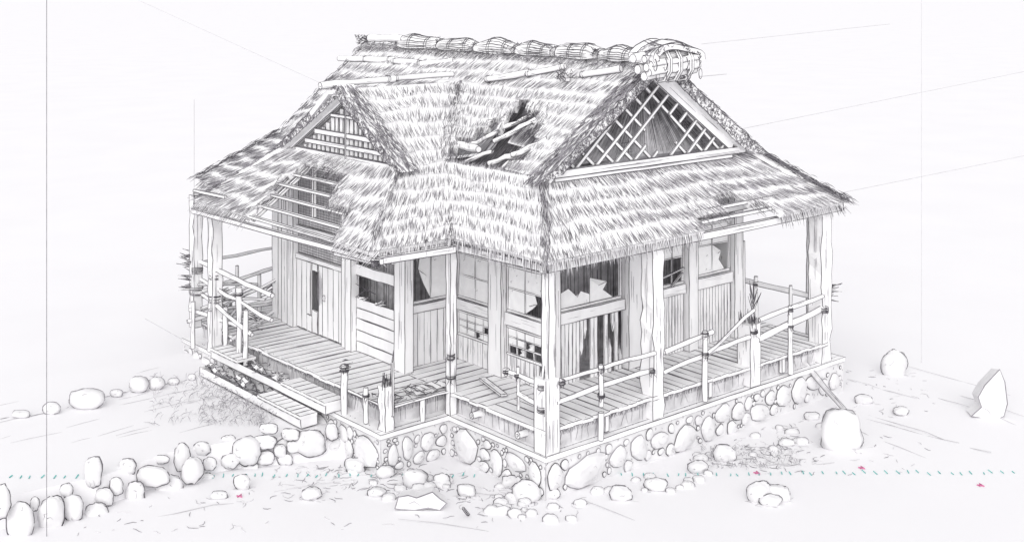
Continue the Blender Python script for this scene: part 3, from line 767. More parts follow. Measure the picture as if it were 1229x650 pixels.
ebeam((-1.5, 7.25, 2.78), (-1.35, 6.4, 2.76), .04)
ebeam((6.6, 0, 2.53), (6.6, 6, 2.53), .09)
# bound joints
def lash(c, r, n=7, ax=V3((0, 0, 1)), name='rope_binding', par=None):
    mb = MB(); c = V3(c)
    a = ax.cross(VD).normalized(); b = ax.cross(a)
    for k in range(n):
        cc = c + ax * ru(-r * .6, r * .6); tl = ru(-.3, .3)
        mb.stroke([cc + a * (r * math.cos(q)) + b * (r * math.sin(q)) + ax * (tl * r * math.sin(q)) for q in [i * .7 for i in range(10)]], LR * ru(.7, 1.1), 'line')
    for k in range(3):
        p = c + a * ru(-r, r) - VD * r; mb.stroke([p, p + V3((ru(-.03, .03), 0, -.05)), p + V3((ru(-.05, .05), 0, -.1))], LR * .7, 'line')
    return build(name, mb, par or house)
lash((-1.47, 1.83, 2.48), .07, 9); lash((.0, .0, 2.5), .06, 4, V3((1, 0, 0))); lash((6.7, .02, 2.53), .06, 7, V3((1, 0, 0))); lash((.03, 2.0, 2.48), .06, 4)

# ---- railings
def railing(label, rails, balusters, ties=(), r=.032):
    root = MB(); first = True; par = None
    for (a, b, rr) in rails:
        mb = MB(); mb.pole(a, b, rr, .012, 'wood', .3, grain=4)
        if first:
            par = build('railing', mb, house, label); first = False
        else: build('rail', mb, par)
    for (p, z0, z1, rr) in balusters:
        mb = MB(); mb.pole((p[0], p[1], z0), (p[0], p[1], z1), rr, .006, 'wood', .2, grain=3); build('baluster', mb, par)
    for (c, rr) in ties: lash(c, rr, 6, par=par)
railing('two-rail bamboo railing on the right side beside the corner', [((.2, .03, .95), (2.1, .0, .98), .026), ((.2, .03, .68), (2.1, .02, .73), .032)],
        [((1.0, -.03), .45, 1.03, .028), ((1.0, -.03), .0, .38, .035)], [((1.0, -.03, .97), .045), ((1.0, -.03, .6), .05), ((.27, -.02, .95), .05), ((2.03, -.02, .73), .05)])
railing('two-rail railing before the spotted window', [((2.3, .0, .93), (3.4, .0, 1.04), .033), ((2.3, .02, .64), (4.3, .02, .80), .032), ((3.25, -.02, .74), (4.35, -.03, 1.22), .024)],
        [((3.18, -.03), .05, 1.1, .038)], [((3.18, -.03, 1.06), .055), ((3.18, -.03, .74), .05), ((4.35, -.02, .86), .06)])
railing('two-rail railing at the right end with a bolt-headed stake', [((4.5, .0, 1.02), (6.2, .0, 1.13), .032), ((4.5, .02, .72), (6.2, .02, .9), .05)],
        [((5.25, -.04), .03, 1.12, .035)], [((5.25, -.04, 1.06), .045), ((5.25, -.04, .8), .05), ((6.18, -.03, .9), .07)])
railing('rear railing at the right side of the veranda', [((6.45, 2.6, 1.0), (6.5, .4, .98), .04)],
        [((6.45, 1.6), .33, 1.12, .035), ((6.45, .85), .7, 1.1, .025)], [((6.45, 1.6, 1.0), .05)])
railing('broken railing left of the front corner', [((.05, .1, .93), (.05, .85, .93), .028), ((.05, .1, .62), (.05, .62, .68), .028)],
        [((.05, .62), .45, 1.04, .02)], [((.02, .1, .9), .06), ((.02, .1, .6), .07), ((.03, .62, .93), .04), ((.03, .85, .93), .05)])
railing('low broken railing between the burnt stump and the notch', [((-.95, 2.12, .33), (0, 2.12, .33), .014)],
        [((-.45, 2.14), -.0, .32, .035)], [((.03, 2.1, .52), .07), ((.03, 2.1, .85), .06)])
railing('low stakes beside the top of the steps', [((-1.1, 2.3, .33), (-1.1, 3.1, .33), .014)],
        [((-1.15, 3.12), .0, .72, .045), ((-1.13, 2.58), .02, .52, .035)], [((-1.15, 3.12, .66), .07), ((-1.13, 2.58, .4), .05)])
railing('collapsed tangle of rails at the left end of the veranda',
        [((-1.15, 8.0, 1.45), (-1.1, 5.3, 1.3), .035), ((-1.15, 7.9, 1.15), (-1.1, 5.35, .9), .03), ((-1.15, 7.9, .95), (-1.15, 5.9, .55), .03), ((-1.3, 7.8, .62), (-.95, 6.6, .5), .03),
         ((-1.2, 7.6, .95), (1.2, 7.9, 1.2), .03), ((-1.2, 7.6, .65), (1.2, 7.9, .9), .026), ((-1.4, 7.7, .45), (.2, 7.5, .6), .03), ((-1.1, 7.0, .4), (-.3, 7.7, .75), .025), ((-1.2, 6.5, .35), (.1, 7.4, .42), .03),
         ((-1.1, 7.6, .55), (.1, 7.3, 1.0), .022), ((-1.3, 7.1, .75), (.3, 7.6, .5), .022), ((-1.2, 7.9, .8), (-.5, 6.6, .9), .02), ((-1.0, 8.0, .5), (-.6, 6.9, 1.1), .022), ((-1.3, 7.5, 1.1), (.0, 7.8, .85), .02),
          ((-1.15, 7.9, 1.38), (1.6, 8.2, 1.42), .022), ((.3, 7.6, .55), (2.0, 7.9, 1.3), .02)],
        [((-1.13, 6.35), .0, 1.25, .045), ((-1.2, 6.0), .05, .95, .04), ((-1.1, 6.9), 0, .8, .04), ((-.3, 8.0), .35, 1.2, .03), ((.95, 8.1), .33, 1.48, .045), ((-1.35, 7.6), .0, .8, .03), ((.1, 7.9), .3, 1.0, .03)],
        [((-1.15, 7.18, 1.3), .1), ((-1.15, 7.18, .9), .11), ((-1.13, 6.35, 1.15), .06), ((-1.2, 7.75, 1.3), .1), ((-1.2, 7.75, .95), .12), ((.38, 7.5, .95), .08), ((.95, 8.1, 1.42), .07), ((.38, 7.5, .6), .08)])
# frayed rope end sticks
def fray(c, d, n, L, label=None):
    mb = MB(); c = V3(c); d = V3(d).normalized()
    for k in range(n):
        e = (d + V3((ru(-.5, .5), ru(-.5, .5), ru(-.35, .35)))).normalized() * L * ru(.5, 1); p = c + V3((ru(-.03, .03), ru(-.03, .03), ru(-.12, .12)))
        w = V3((0, 0, ru(.008, .022)))
        mb.face([p - w, p + e - w * .2, p + e + w * .3, p + w], 'wood'); mb.sline(p - w, p + e, LR * .9); mb.sline(p + w, p + e, LR * .9)
    build('frayed_rail_end', mb, house, label)
fray((6.72, .4, 1.02), (1, -.4, 0), 16, .35); fray((-1.15, 7.8, 1.45), (-.9, .5, .1), 14, .38); fray((-1.15, 7.8, 1.05), (-.9, .5, .1), 16, .38); fray((-1.1, 7.2, .9), (.6, .3, -.1), 14, .5); fray((-1.0, 6.4, .7), (.6, -.3, -.1), 10, .4); fray((.35, 7.5, .9), (-.8, -.3, -.2), 12, .5); fray((-1.15, 3.12, .7), (.2, -.5, .1), 8, .18)
fray((4.35, .0, 1.25), (0, -.1, 1), 12, .3); fray((-.6, 7.6, .55), (-1, .1, -.1), 8, .5)
# broken deck edge by the wing corner
mb = MB()
for k in range(9):
    x = -1.0 + k * .12; z = DZ + .02 + ru(0, .04); t = [V3((x, 2.14 + ru(0, .1), z)), V3((x + .12, 2.12 + ru(0, .1), z)), V3((x + .13, 2.5 + ru(-.1, .15), z + .01)), V3((x + .02, 2.5 + ru(-.1, .15), z))]
    if k in (2, 3): continue
    mb.face(t, 'wood'); mb.face([p - V3((0, 0, .02)) for p in t][::-1], 'wood')
    for i in range(4): mb.sline(t[i], t[(i + 1) % 4], LR, 'line', .012, .02, .08)
for k in range(26):
    p = V3((ru(-1, -.1), ru(2.15, 2.6), DZ + .05)); mb.stroke([p, p + V3((ru(-.1, .1), ru(-.1, .1), ru(0, .05))), p + V3((ru(-.14, .14), ru(-.14, .14), .01))], LR * .8)
build('splintered_deck_edge', mb, house)

# ================================================================== ROOF
roof = MB()
def patch(A, B_, C, D, rows, keep=None, dens=1.0, slant=0.0, fringe=False, up=None, shade=.5, lift=.02, under=True, long_=.6):
    A, B_, C, D = map(V3, (A, B_, C, D))
    def P(s, t): return A.lerp(B_, s).lerp(D.lerp(C, s), t)
    n0 = (B_ - A).cross(D - A)
    if n0.length < 1e-6: n0 = (B_ - A).cross(C - A)
    n0.normalize()
    if n0.dot(V3(up or (0, 0, 1))) < 0: n0 = -n0
    Wd = max((B_ - A).length, (C - D).length); Hh = ((D - A).length + (C - B_).length) / 2
    nc = max(2, int(Wd / .13)); ph = ru(0, 9)
    def tb(i, s): return min(1, max(-.06, (i + (.0 if (i == 0 and fringe) or i == rows else .12 * math.sin(s * Wd * 1.9 + ph + i) + .07 * math.sin(s * Wd * 5.1 + 2 * i))) / rows))
    K = [[True if not keep else keep(P((j + .5) / nc, (i + .5) / rows)) for j in range(nc)] for i in range(rows)]
    for i in range(rows):
        for j in range(nc):
            if not K[i][j]: continue
            s0, s1 = j / nc, (j + 1) / nc
            b0 = P(s0, tb(i, s0)) + n0 * lift; b1 = P(s1, tb(i, s1)) + n0 * lift; t0 = P(s0, tb(i + 1, s0)); t1 = P(s1, tb(i + 1, s1))
            roof.face([b0, b1, t1, t0], 'straw')
            roof.face([P(s0, tb(i, s0)), P(s1, tb(i, s1)), b1, b0], 'straw')
            if under:
                u = [P(s0, i / rows) - n0 * .08, P(s1, i / rows) - n0 * .08, P(s1, (i + 1) / rows) - n0 * .08, P(s0, (i + 1) / rows) - n0 * .08]
                roof.face(u[::-1], 'mid')
                if i == 0 or not K[i - 1][j]: roof.face([u[0], u[1], b1, b0], 'straw')
                if i == rows - 1 or not K[i + 1][j]: roof.face([u[3], u[2], t1, t0], 'straw')
                if j == 0 or not K[i][j - 1]: roof.face([u[0], u[3], t0, b0], 'straw')
                if j == nc - 1 or not K[i][j + 1]: roof.face([u[1], u[2], t1, b1], 'straw')
    rh = Hh / rows
    dn = (A - D).normalized(); sd = (B_ - A).normalized() if (B_ - A).length > .01 else (C - D).normalized()
    nrm = n0
    for i in range(rows):
        wrow = (A.lerp(D, i / rows) - B_.lerp(C, i / rows)).length
        n = int(wrow / .012 * dens)
        for k in range(n):
            s = (k + rnd()) / max(1, n); j = min(nc - 1, int(s * nc))
            if not K[i][j]: continue
            t0 = tb(i, s); t1 = tb(i + 1, s); base = P(s, t0); topp = P(s, t1); L = (topp - base).length
            if L < .03: continue
            kind = rnd(); cl = math.sin(s * Wd * 1.3 + i * 2 + ph)
            sl = slant + ru(-.18, .18) + .1 * cl
            if kind > long_:    # short tick at the course edge
                a = -ru(.0, .2); ln = ru(.22, .6)
            else: a = ru(-.05, .35); ln = ru(.4, .75)
            def q(f):
                f2 = max(0, min(1, f)); p = base.lerp(topp, f) + nrm * (lift * (1 - f2) + .006)
                return p + sd * (sl * (1 - f) * L)
            pts = [q(a) + sd * ru(-.012, .012) + nrm * ru(0, .012), q(a + ln * .5) + sd * ru(-.008, .008), q(a + ln)]
            mm = 'line' if rnd() < (.24 if kind > long_ else .10) else ('soft' if rnd() < shade + .2 + .15 * cl else 'faint')
            roof.stroke(pts, LR * ru(.36, .66), mm, .35)
    if keep:
        for i in range(rows):
            for j in range(nc):
                if K[i][j]: continue
                nb = [(i + a, j + b) for a, b in ((1, 0), (-1, 0), (0, 1), (0, -1)) if 0 <= i + a < rows and 0 <= j + b < nc and K[i + a][j + b]]
                for (a, b) in nb:
                    for _ in range(9):
                        p = P((b + rnd()) / nc, (a + rnd()) / rows) + n0 * ru(0, .03); q = P((j + rnd()) / nc, (i + rnd()) / rows) + n0 * ru(-.08, .01)
                        q = p.lerp(q, ru(.5, 1.1)); w = sd * ru(.006, .014)
                        roof.face([p - w, p + w, q], 'straw'); roof.stroke([p - w, (p + q) / 2, q], LR * .7, 'line' if rnd() < .5 else 'soft', .4)
    if fringe:
        n = int((B_ - A).length / .022)
        for k in range(n):
            s = (k + rnd()) / n; j = min(nc - 1, int(s * nc))
            if not K[0][j]: continue
            p = P(s, 0) + n0 * ru(-.1, lift); L = ru(.06, .2); e = dn * L * .8 + V3((0, 0, -L * .55)) + sd * ru(-.3, .3) * L
            w = sd * ru(.01, .022); st = p - dn * .1
            roof.face([st - w, st + w, p + e], 'straw'); roof.stroke([st - w, (st + p + e) * .5 - w * .6, p + e], LR * .7, 'line' if rnd() < .45 else 'soft', .3)
    return P
EZ = 2.62; KZ = 3.55; MZ = 4.6; TP = 5.12
def inpoly(x, y, poly):
    c = False; n = len(poly)
    for i in range(n):
        x1, y1 = poly[i]; x2, y2 = poly[(i + 1) % n]
        if (y1 > y) != (y2 > y) and x < (x2 - x1) * (y - y1) / (y2 - y1) + x1: c = not c
    return c
holeV = [(3.2, .95), (2.85, 1.45), (2.5, 1.3), (2.6, 1.85), (2.15, 1.8), (1.75, 1.5), (1.5, 1.1), (1.45, .75), (1.75, .62), (2.7, .62), (3.1, .7)]
def keep_hole(p): return not inpoly(p.y + .08 * math.sin(p.x * 23), p.x, holeV)
# main block, front slope (faces -u): the lowest skirt, the broad middle, the top
patch((-.12, -.15, EZ), (-.12, 1.9, EZ), (.6, 2.95, KZ), (.6, .8, KZ), 6, keep_hole, 1.2, fringe=True, shade=.25)
patch((.6, .62, KZ), (.6, 2.95, KZ), (2.16, 4.63, MZ), (2.16, .62, MZ), 7, keep_hole, 1.15, shade=.35)
patch((2.16, .62, MZ), (2.16, 8.5, MZ), (2.92, 8.62, TP), (2.92, .60, TP), 3, None, 1.1, shade=.45)
patch((.6, 6.3, KZ), (.6, 7.95, KZ), (2.16, 8.45, MZ), (2.16, 4.63, MZ), 6, None, 1.3, .2, shade=.7)
patch((-1.2, 7.0, 2.78), (-1.1, 7.9, 2.86), (.6, 8.0, KZ), (.6, 6.3, KZ), 6, None, 1.4, .25, shade=.75, fringe=True)
# wing: right slope (faces -v)
patch((-.12, 1.88, EZ), (-1.5, 1.88, EZ), (-.35, 2.98, KZ - .02), (.6, 2.95, KZ), 6, None, 1.3, .1, fringe=True, shade=.6, up=(0, -.3, 1))
patch((.6, 2.95, KZ), (-.35, 2.98, KZ - .02), (-.34, 4.63, MZ), (2.16, 4.63, MZ), 6, None, 1.2, -.05, shade=.45)
# wing: front skirt (faces -u) with the bare stretch
def keep_skirt(p):
    f = (p.z - EZ) / .9
    lo = 2.55 + 2.3 * f + .16 * math.sin(p.z * 19); hi = 5.32 + .25 * f + .1 * math.sin(p.z * 23)
    return not (lo < p.y < hi and p.z < 3.40)
patch((-1.52, 7.2, EZ), (-1.52, 1.88, EZ), (-.22, 2.98, 3.52), (-.22, 6.3, 3.52), 5, keep_skirt, 1.2, -.25, fringe=True, shade=.4)
# wing left slope and hidden faces
patch((-1.5, 7.2, EZ), (.3, 7.6, EZ), (.6, 6.3, KZ), (-.3, 6.3, KZ), 4, None, .5, up=(0, .3, 1))
patch((-.3, 6.3, KZ), (.6, 6.3, KZ), (2.16, 4.63, MZ), (-.5, 4.63, MZ), 4, None, .5, up=(0, .3, 1))
# right skirt below the gable (faces -v)
def keep_right(p):
    if p.z < 2.98 and 3.05 < p.x < 4.9: return p.z > 2.72 + .22 * math.sin((p.x - 3.05) / 1.85 * math.pi)
    return True
patch((-.12, -.15, EZ), (6.62, -.15, EZ + .03), (5.25, .85, KZ), (.6, .8, KZ), 5, keep_right, 1.35, .12, fringe=True, shade=.62, up=(0, -.3, 1))
# rear slopes, closing the roof
patch((6.62, -.15, EZ), (6.62, 8.2, EZ), (5.2, 8.0, KZ), (5.25, .7, KZ), 4, None, .4, fringe=True)
patch((5.25, .62, KZ), (5.2, 8.2, KZ), (2.92, 8.62, TP), (2.92, .6, TP), 6, None, .4)
patch((.6, 8.0, KZ), (5.2, 8.2, KZ), (2.92, 8.6, TP), (2.9, 8.6, TP), 4, None, .4, up=(0, 1, .2))
patch((-1.1, 8.0, 2.7), (6.8, 8.9, EZ), (5.2, 8.2, KZ), (.6, 8.0, KZ), 4, None, .4, up=(0, .3, 1))
# hips and valleys: bundles of strokes along them
def hip(a, b, n, spread, m='soft', ln=.16, out=(0, 0, .05)):
    a = V3(a); b = V3(b); o = V3(out)
    for k in range(n):
        q = rnd(); p = a.lerp(b, q) + V3((ru(-1, 1), ru(-1, 1), 0)) * spread + o
        d = (a - b).normalized() * ln * ru(.5, 1.2) + V3((ru(-.04, .04), ru(-.04, .04), 0)); roof.stroke([p, p + d * .5 + V3((0, 0, .012)), p + d], LR * .75, m if rnd() < .6 else 'line', .3)
hip((-.12, -.15, EZ), (.6, .72, KZ), 170, .06); hip((6.62, -.15, EZ), (5.25, .75, KZ), 150, .07); hip((-1.52, 1.88, EZ), (-.22, 2.98, KZ), 90, .06)
hip((-.1, 1.9, EZ), (2.16, 4.6, MZ), 420, .07, 'soft', .16, (0, 0, .04)); hip((.6, 2.95, KZ), (2.16, 4.6, MZ), 150, .13, 'soft', .16, (-.03, -.02, .04)); hip((-1.5, 7.2, EZ), (-.22, 6.3, KZ), 60, .05)
hip((.6, 8.0, KZ), (2.9, 8.6, TP), 130, .08, 'line', .18, (0, 0, .04)); hip((-1.1, 7.95, 2.85), (.6, 8.0, KZ), 160, .08, 'line', .2)
hip((-1.2, 7.0, 2.78), (.6, 6.3, KZ), 240, .09, 'soft', .2, (0, 0, .05)); hip((6.62, -.15, EZ), (5.2, .78, KZ), 260, .13, 'soft', .2, (.0, -.02, .07)); hip((6.62, -.1, EZ + .02), (5.3, .95, 3.6), 80, .05, 'line', .2, (.06, .06, .05)); 
for k in range(260):
    y = ru(.6, 3.1); p = V3((.58, y, KZ - .03)); d = ru(.03, .17); q = p + V3((d * .55, ru(-.05, .05), d * .5 + .03)); w = V3((0, .012, 0))
    roof.face([p - w, p + w, q], 'straw'); roof.stroke([p - w, (p + q) / 2 - w * .5, q], LR * .7, 'soft' if rnd() < .6 else 'line', .4)
# thick cut-thatch ends along the gable rakes
def rake(o0, o1, i0, i1, n, out, th=.3):
    o0, o1, i0, i1 = map(V3, (o0, o1, i0, i1)); out = V3(out)
    f = [i0, o0, o1, i1]; roof.face([p + out for p in f], 'straw'); b = [p + out - out.normalized() * th for p in f]
    for i in range(4): roof.face([f[i] + out * .99, f[(i + 1) % 4] + out * .99, b[(i + 1) % 4], b[i]], 'straw')
    oo = out + out.normalized() * .01
    for k in range(n):
        q = rnd(); w = rnd(); p = o0.lerp(o1, q).lerp(i0.lerp(i1, q), w) + oo; r = ru(.01, .03); a0 = ru(0, 6)
        rt = (o1 - o0).normalized(); pr = out.normalized().cross(rt)
        roof.stroke([p + rt * (r * math.cos(a0 + j)) + pr * (r * math.sin(a0 + j)) for j in range(R.choice([3, 4, 5]))], LR * .7, 'soft' if rnd() < .6 else 'line', .5)
    bk = -out.normalized() * (th + .02)
    for k in range(int(n * 1.1)):
        q = rnd(); p = o0.lerp(o1, q) + out + bk * rnd() + V3((0, 0, .008)); rt = (o0 - o1).normalized() * ru(.06, .2) + out.normalized() * ru(-.05, .05)
        roof.stroke([p, p + rt * .5 + V3((0, 0, .01)), p + rt + V3((0, 0, .006))], LR * .75, 'soft' if rnd() < .65 else 'line', .4)
    roof.sline(o0 + oo, o1 + oo, LR, 'line', .02, .02, .1); roof.sline(i0 + oo, i1 + oo, LR, 'line', .012, 0, .1)
GV = .74
rake((.42, GV, 3.52), (2.85, GV, 5.14), (.80, GV, 3.60), (2.86, GV, 4.95), 650, (0, -.18, 0))
rake((5.45, GV, 3.48), (2.95, GV, 5.14), (4.85, GV, 3.60), (2.95, GV, 4.95), 650, (0, -.18, 0))
GU = -.24
rake((GU, 6.4, 3.5), (GU, 4.5, 4.68), (GU, 6.15, 3.54), (GU, 4.48, 4.48), 420, (-.17, 0, 0))
rake((GU, 2.72, 3.5), (GU, 4.46, 4.68), (GU, 2.98, 3.54), (GU, 4.48, 4.48), 420, (-.17, 0, 0))
# ragged band just under the ridge
for k in range(1300):
    y = ru(.5, 8.6); q = ru(0, 1); x = 2.92 - .3 * q; z = TP - .2 * q + .075; p = V3((x, y, z)); r = ru(.012, .035); a0 = ru(0, 6)
    roof.stroke([p + V3((r * .6 * math.cos(a0 + j), r * math.sin(a0 + j), r * .4 * math.cos(a0 + j) + .004)) for j in range(4)], LR * .7, 'line' if rnd() < .4 else 'soft', .5)
thatch = build('thatched_roof', roof, house, 'thick ragged straw thatch with a large hole in its front slope')

# exposed frame inside the hole, and attic lining coloured dark as painted shade
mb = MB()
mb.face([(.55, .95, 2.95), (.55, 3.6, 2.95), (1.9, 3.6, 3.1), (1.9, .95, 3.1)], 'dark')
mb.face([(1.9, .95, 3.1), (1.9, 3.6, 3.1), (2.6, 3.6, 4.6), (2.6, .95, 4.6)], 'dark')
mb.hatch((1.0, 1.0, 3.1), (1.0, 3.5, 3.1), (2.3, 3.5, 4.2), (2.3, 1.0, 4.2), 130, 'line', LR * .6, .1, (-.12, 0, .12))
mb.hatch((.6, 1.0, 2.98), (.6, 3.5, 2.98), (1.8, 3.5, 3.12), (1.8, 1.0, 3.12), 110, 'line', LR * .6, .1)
build('attic_shade_lining', mb, thatch)
def sl(u, o=0): return (EZ + (u + .12) / .72 * .93 if u < .6 else KZ + (u - .6) / 1.56 * 1.05) + o
for (a, b, r) in (((1.0, 3.3, sl(1.0, -.08)), (.98, 2.6, sl(.95, -.06)), .075), ((.55, 3.0, sl(.55, -.1)), (1.05, 2.4, sl(1.0, -.1)), .04), ((1.0, 2.9, sl(1.0, -.05)), (1.75, 2.25, sl(1.7, -.05)), .04),
                  ((1.15, 2.5, sl(1.15, -.08)), (1.6, 2.0, sl(1.6, -.02)), .045), ((.85, 2.2, sl(.8, -.1)), (1.2, 1.3, sl(1.2, -.06)), .05), ((.9, 1.75, sl(.9, -.02)), (1.25, 1.35, sl(1.2, .02)), .05),
                  ((1.1, 2.0, sl(1.05, -.16)), (1.75, 1.4, sl(1.7, -.16)), .035), ((.5, 1.9, sl(.5, -.12)), (1.6, 1.9, sl(1.6, -.2)), .03)):
    mb = MB(); mb.pole(a, b, r * .8, .018, 'wood', .15, grain=9); build('rafter', mb, thatch)
# bark and straw mat fallen in the hole
mb = MB()
for k in range(60):
    q = rnd(); p = V3((1.1 + .5 * q, 1.5 + ru(0, .85), sl(1.1 + .5 * q, -.03))); mb.stroke([p, p + V3((.12, ru(-.08, .02), .07)), p + V3((.2, ru(-.16, .0), .12))], LR * .8, 'line')
t = [(1.15, 1.6, sl(1.15, -.1)), (1.2, 2.2, sl(1.2, -.1)), (1.55, 2.3, sl(1.55, -.07)), (1.55, 1.5, sl(1.55, -.07))]
mb.face(t, 'mid'); mb.hatch(*t, 40, 'line', LR * .7, .05, (0, 0, .012))
build('fallen_mat', mb, thatch)
mb = MB()
for k in range(110):
    p = V3((ru(1.5, 1.95), ru(1.55, 2.35), 0)); p.z = sl(p.x, .0); r = ru(.02, .04); a0 = ru(0, 6); mb.stroke([p + V3((r * math.cos(a0 + j), r * math.sin(a0 + j), .4 * r * math.cos(a0 + j))) for j in range(4)], LR * .8, 'line')
build('tangled_straw', mb, thatch, kind='stuff')

# battens of the bare stretch in the wing skirt
for i, f in enumerate((.04, .2, .36, .52, .68, .84)):
    u = -1.52 + 1.3 * f; z = EZ + .9 * f - .05
    mb = MB(); mb.timber((u, 6.1 - .1 * f, z), (u, 2.5 + 2.0 * f, z), .06, .04, (0, 0, 1), .003, 'wood', 4, .5); build('batten', mb, thatch)
for y in (5.5, 5.3):
    mb = MB(); mb.timber((-1.45, y, 2.55), (-.25, y, 3.4), .06, .05, (0, 0, 1), .003); build('rafter', mb, thatch)
for (x, y) in ((-.5, 5.9), (-.3, 5.35)):
    mb = MB(); mb.timber((x, y, 2.45), (x, y, 3.25), .06, .06, (0, 1, 0), .002); build('strut', mb, thatch)
# battens bared in the right skirt
for (z, v, a, b) in ((2.72, .0, 2.7, 5.3), (2.86, .12, 3.1, 5.1)):
    mb = MB(); mb.timber((a, v, z), (b, v, z + .02), .05, .05, (0, 0, 1), .003, 'wood', 4, .5); build('batten', mb, thatch)

# right gable: boards + lattice
Gp = Pl('v', GV + .02)
def tri_clip_line(p, d, tri):
    ts = []
    for i in range(3):
        a, b = tri[i], tri[(i + 1) % 3]; ex, ey = b[0] - a[0], b[1] - a[1]; den = d[0] * ey - d[1] * ex
        if abs(den) < 1e-9: continue
        t = ((a[0] - p[0]) * ey - (a[1] - p[1]) * ex) / den; w = ((a[0] - p[0]) * d[1] - (a[1] - p[1]) * d[0]) / den
        if 0 <= w <= 1: ts.append(t)
    return (min(ts), max(ts)) if len(ts) >= 2 else None
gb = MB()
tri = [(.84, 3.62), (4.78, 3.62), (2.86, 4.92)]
gb.face([Gp.P(q, z, -.25) for q, z in tri], 'dark')  # dark sheet painting the shade behind the lattice
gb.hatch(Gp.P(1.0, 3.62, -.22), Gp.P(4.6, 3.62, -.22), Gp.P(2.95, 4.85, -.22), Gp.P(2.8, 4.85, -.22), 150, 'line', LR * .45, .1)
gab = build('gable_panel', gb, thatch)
gf = MB()
gf.timber(Gp.P(.62, 3.585, .06), Gp.P(5.0, 3.585, .06), .06, .10, (0, 0, 1), .004, 'wood', 12, .6)
gf.timber(Gp.P(.8, 3.50, .05), Gp.P(4.7, 3.50, .05), .04, .05, (0, 0, 1), .003, 'wood', 6, .6)
gf.timber(Gp.P(.78, 3.62, .05), Gp.P(2.84, 4.97, .05), .05, .09, (0, 0, 1), .003, 'wood', 6, .6)
gf.timber(Gp.P(2.84, 4.93, .04), Gp.P(4.72, 3.66, .04), .05, .18, (0, 0, 1), .003, 'wood', 14, .6)
gf.timber(Gp.P(2.98, 4.98, .05), Gp.P(4.95, 3.65, .05), .05, .05, (0, 0, 1), .003, 'wood', 4, .6)
build('gable_frame', gf, gab, 'wide barge boards of the right gable')
gl = MB()
for sg in (1, -1):
    for k in range(-7, 9):
        c = 2.86 + k * .40; d = (1, .82 * sg); p = (c, 3.62); r = tri_clip_line(p, d, tri)
        if not r or r[1] - r[0] < .1: continue
        t0, t1 = r; n = max(1, int((t1 - t0) / .12))
        run = None
        for j in range(n + 1):
            t = t0 + (t1 - t0) * j / n; x = p[0] + d[0] * t; z = p[1] + d[1] * t
            gone = ((x - 3.05) / .42) ** 2 + ((z - 3.98) / .27) ** 2 < 1 or rnd() < .035
            if not gone and run is None: run = t
            if (gone or j == n) and run is not None:
                if t - run > .06:
                    a = Gp.P(p[0] + d[0] * run, p[1] + d[1] * run, .0 + .012 * sg); b = Gp.P(p[0] + d[0] * t, z, .0 + .012 * sg); gl.timber(a, b, .02, .048, (0, 0, 1), .001, 'wood', 0, .4, lr=LR * .8)
                run = None
for (cx, cz) in ((3.62, 4.12), (4.05, 3.78), (2.35, 3.8)):
    for k in range(5):
        gl.sline(Gp.P(cx - .12 + k * .05, cz - .13, -.03), Gp.P(cx - .1 + k * .05, cz + .13, -.03), LR * .6); gl.sline(Gp.P(cx - .13, cz - .1 + k * .05, -.03), Gp.P(cx + .13, cz - .1 + k * .05, -.03), LR * .6)
build('gable_lattice', gl, gab, 'diagonal lattice with its centre broken out')
# wing gable: vertical slats and rails
Wp = Pl('u', GU + .03); gb = MB(); tri = [(3.0, 3.5), (6.15, 3.5), (4.48, 4.46)]
gb.face([Wp.P(q, z, -.1) for q, z in tri], 'mid')
gab2 = build('gable_panel', gb, thatch)
gf = MB()
def zt(s): return 4.42 - abs(s - 4.48) * .60
s = 3.2
while s < 6.0:
    w = ru(.07, .1); top = zt(s) - .02
    if top > 3.58: gf.timber(Wp.P(s, 3.55, -.03), Wp.P(s, top, -.03), w, .02, (1, 0, 0), 0, 'wood', 0, lr=LR * .7)
    s += w + .05
build('gable_slats', gf, gab2)
gf = MB()
for (z, h) in ((3.50, .09), (3.68, .07), (3.86, .08), (4.16, .05)):
    hw = max(.1, (4.44 - z) / .60 - .02); gf.timber(Wp.P(4.48 - min(1.5, hw), z, .02), Wp.P(4.48 + min(1.65, hw), z, .02), .04, h, (0, 0, 1), .003, 'wood', 6, .5)
gf.timber(Wp.P(6.2, 3.53, .03), Wp.P(4.48, 4.5, .03), .04, .10, (0, 0, 1), .003); gf.timber(Wp.P(2.98, 3.55, .03), Wp.P(4.48, 4.5, .03), .04, .06, (0, 0, 1), .003)
gf.timber(Wp.P(4.48, 3.5, .01), Wp.P(4.48, 4.42, .01), .03, .07, (1, 0, 0), .002)
build('gable_frame', gf, gab2)
# roof poles
def rpole(a, b, r, rings, splinter=True):
    mb = MB(); a = V3(a); b = V3(b); mb.pole(a, b, r, .008, 'wood', .3, grain=6)
    mb.stroke([a + V3((-.005, r * .6 * math.cos(q), r * .6 * math.sin(q))) for q in range(8)], LR * .7)
    for f in rings:
        c = a.lerp(b, f); t = (b - a).normalized(); x = t.cross(V3((0, 0, 1))).normalized(); y = x.cross(t)
        for k in (-1, 1):
            mb.stroke([c + t * (.016 * k) + x * (r * 1.25 * math.cos(q * .8)) + y * (r * 1.25 * math.sin(q * .8)) for q in range(9)], LR)
    build('roof_pole', mb, thatch)
rpole((2.35, 8.75, 4.80), (2.5, 6.9, 4.86), .055, (.45, .85)); rpole((2.42, 7.0, 4.83), (2.5, 6.3, 4.85), .05, (.1,)); rpole((2.45, 6.2, 4.82), (2.6, 5.35, 4.92), .05, (.05,))
rpole((-.62, 4.63, 4.68), (.8, 4.63, 4.72), .05, (.9,)); rpole((.7, 4.63, 4.72), (1.95, 4.55, 4.74), .045, (.1,))
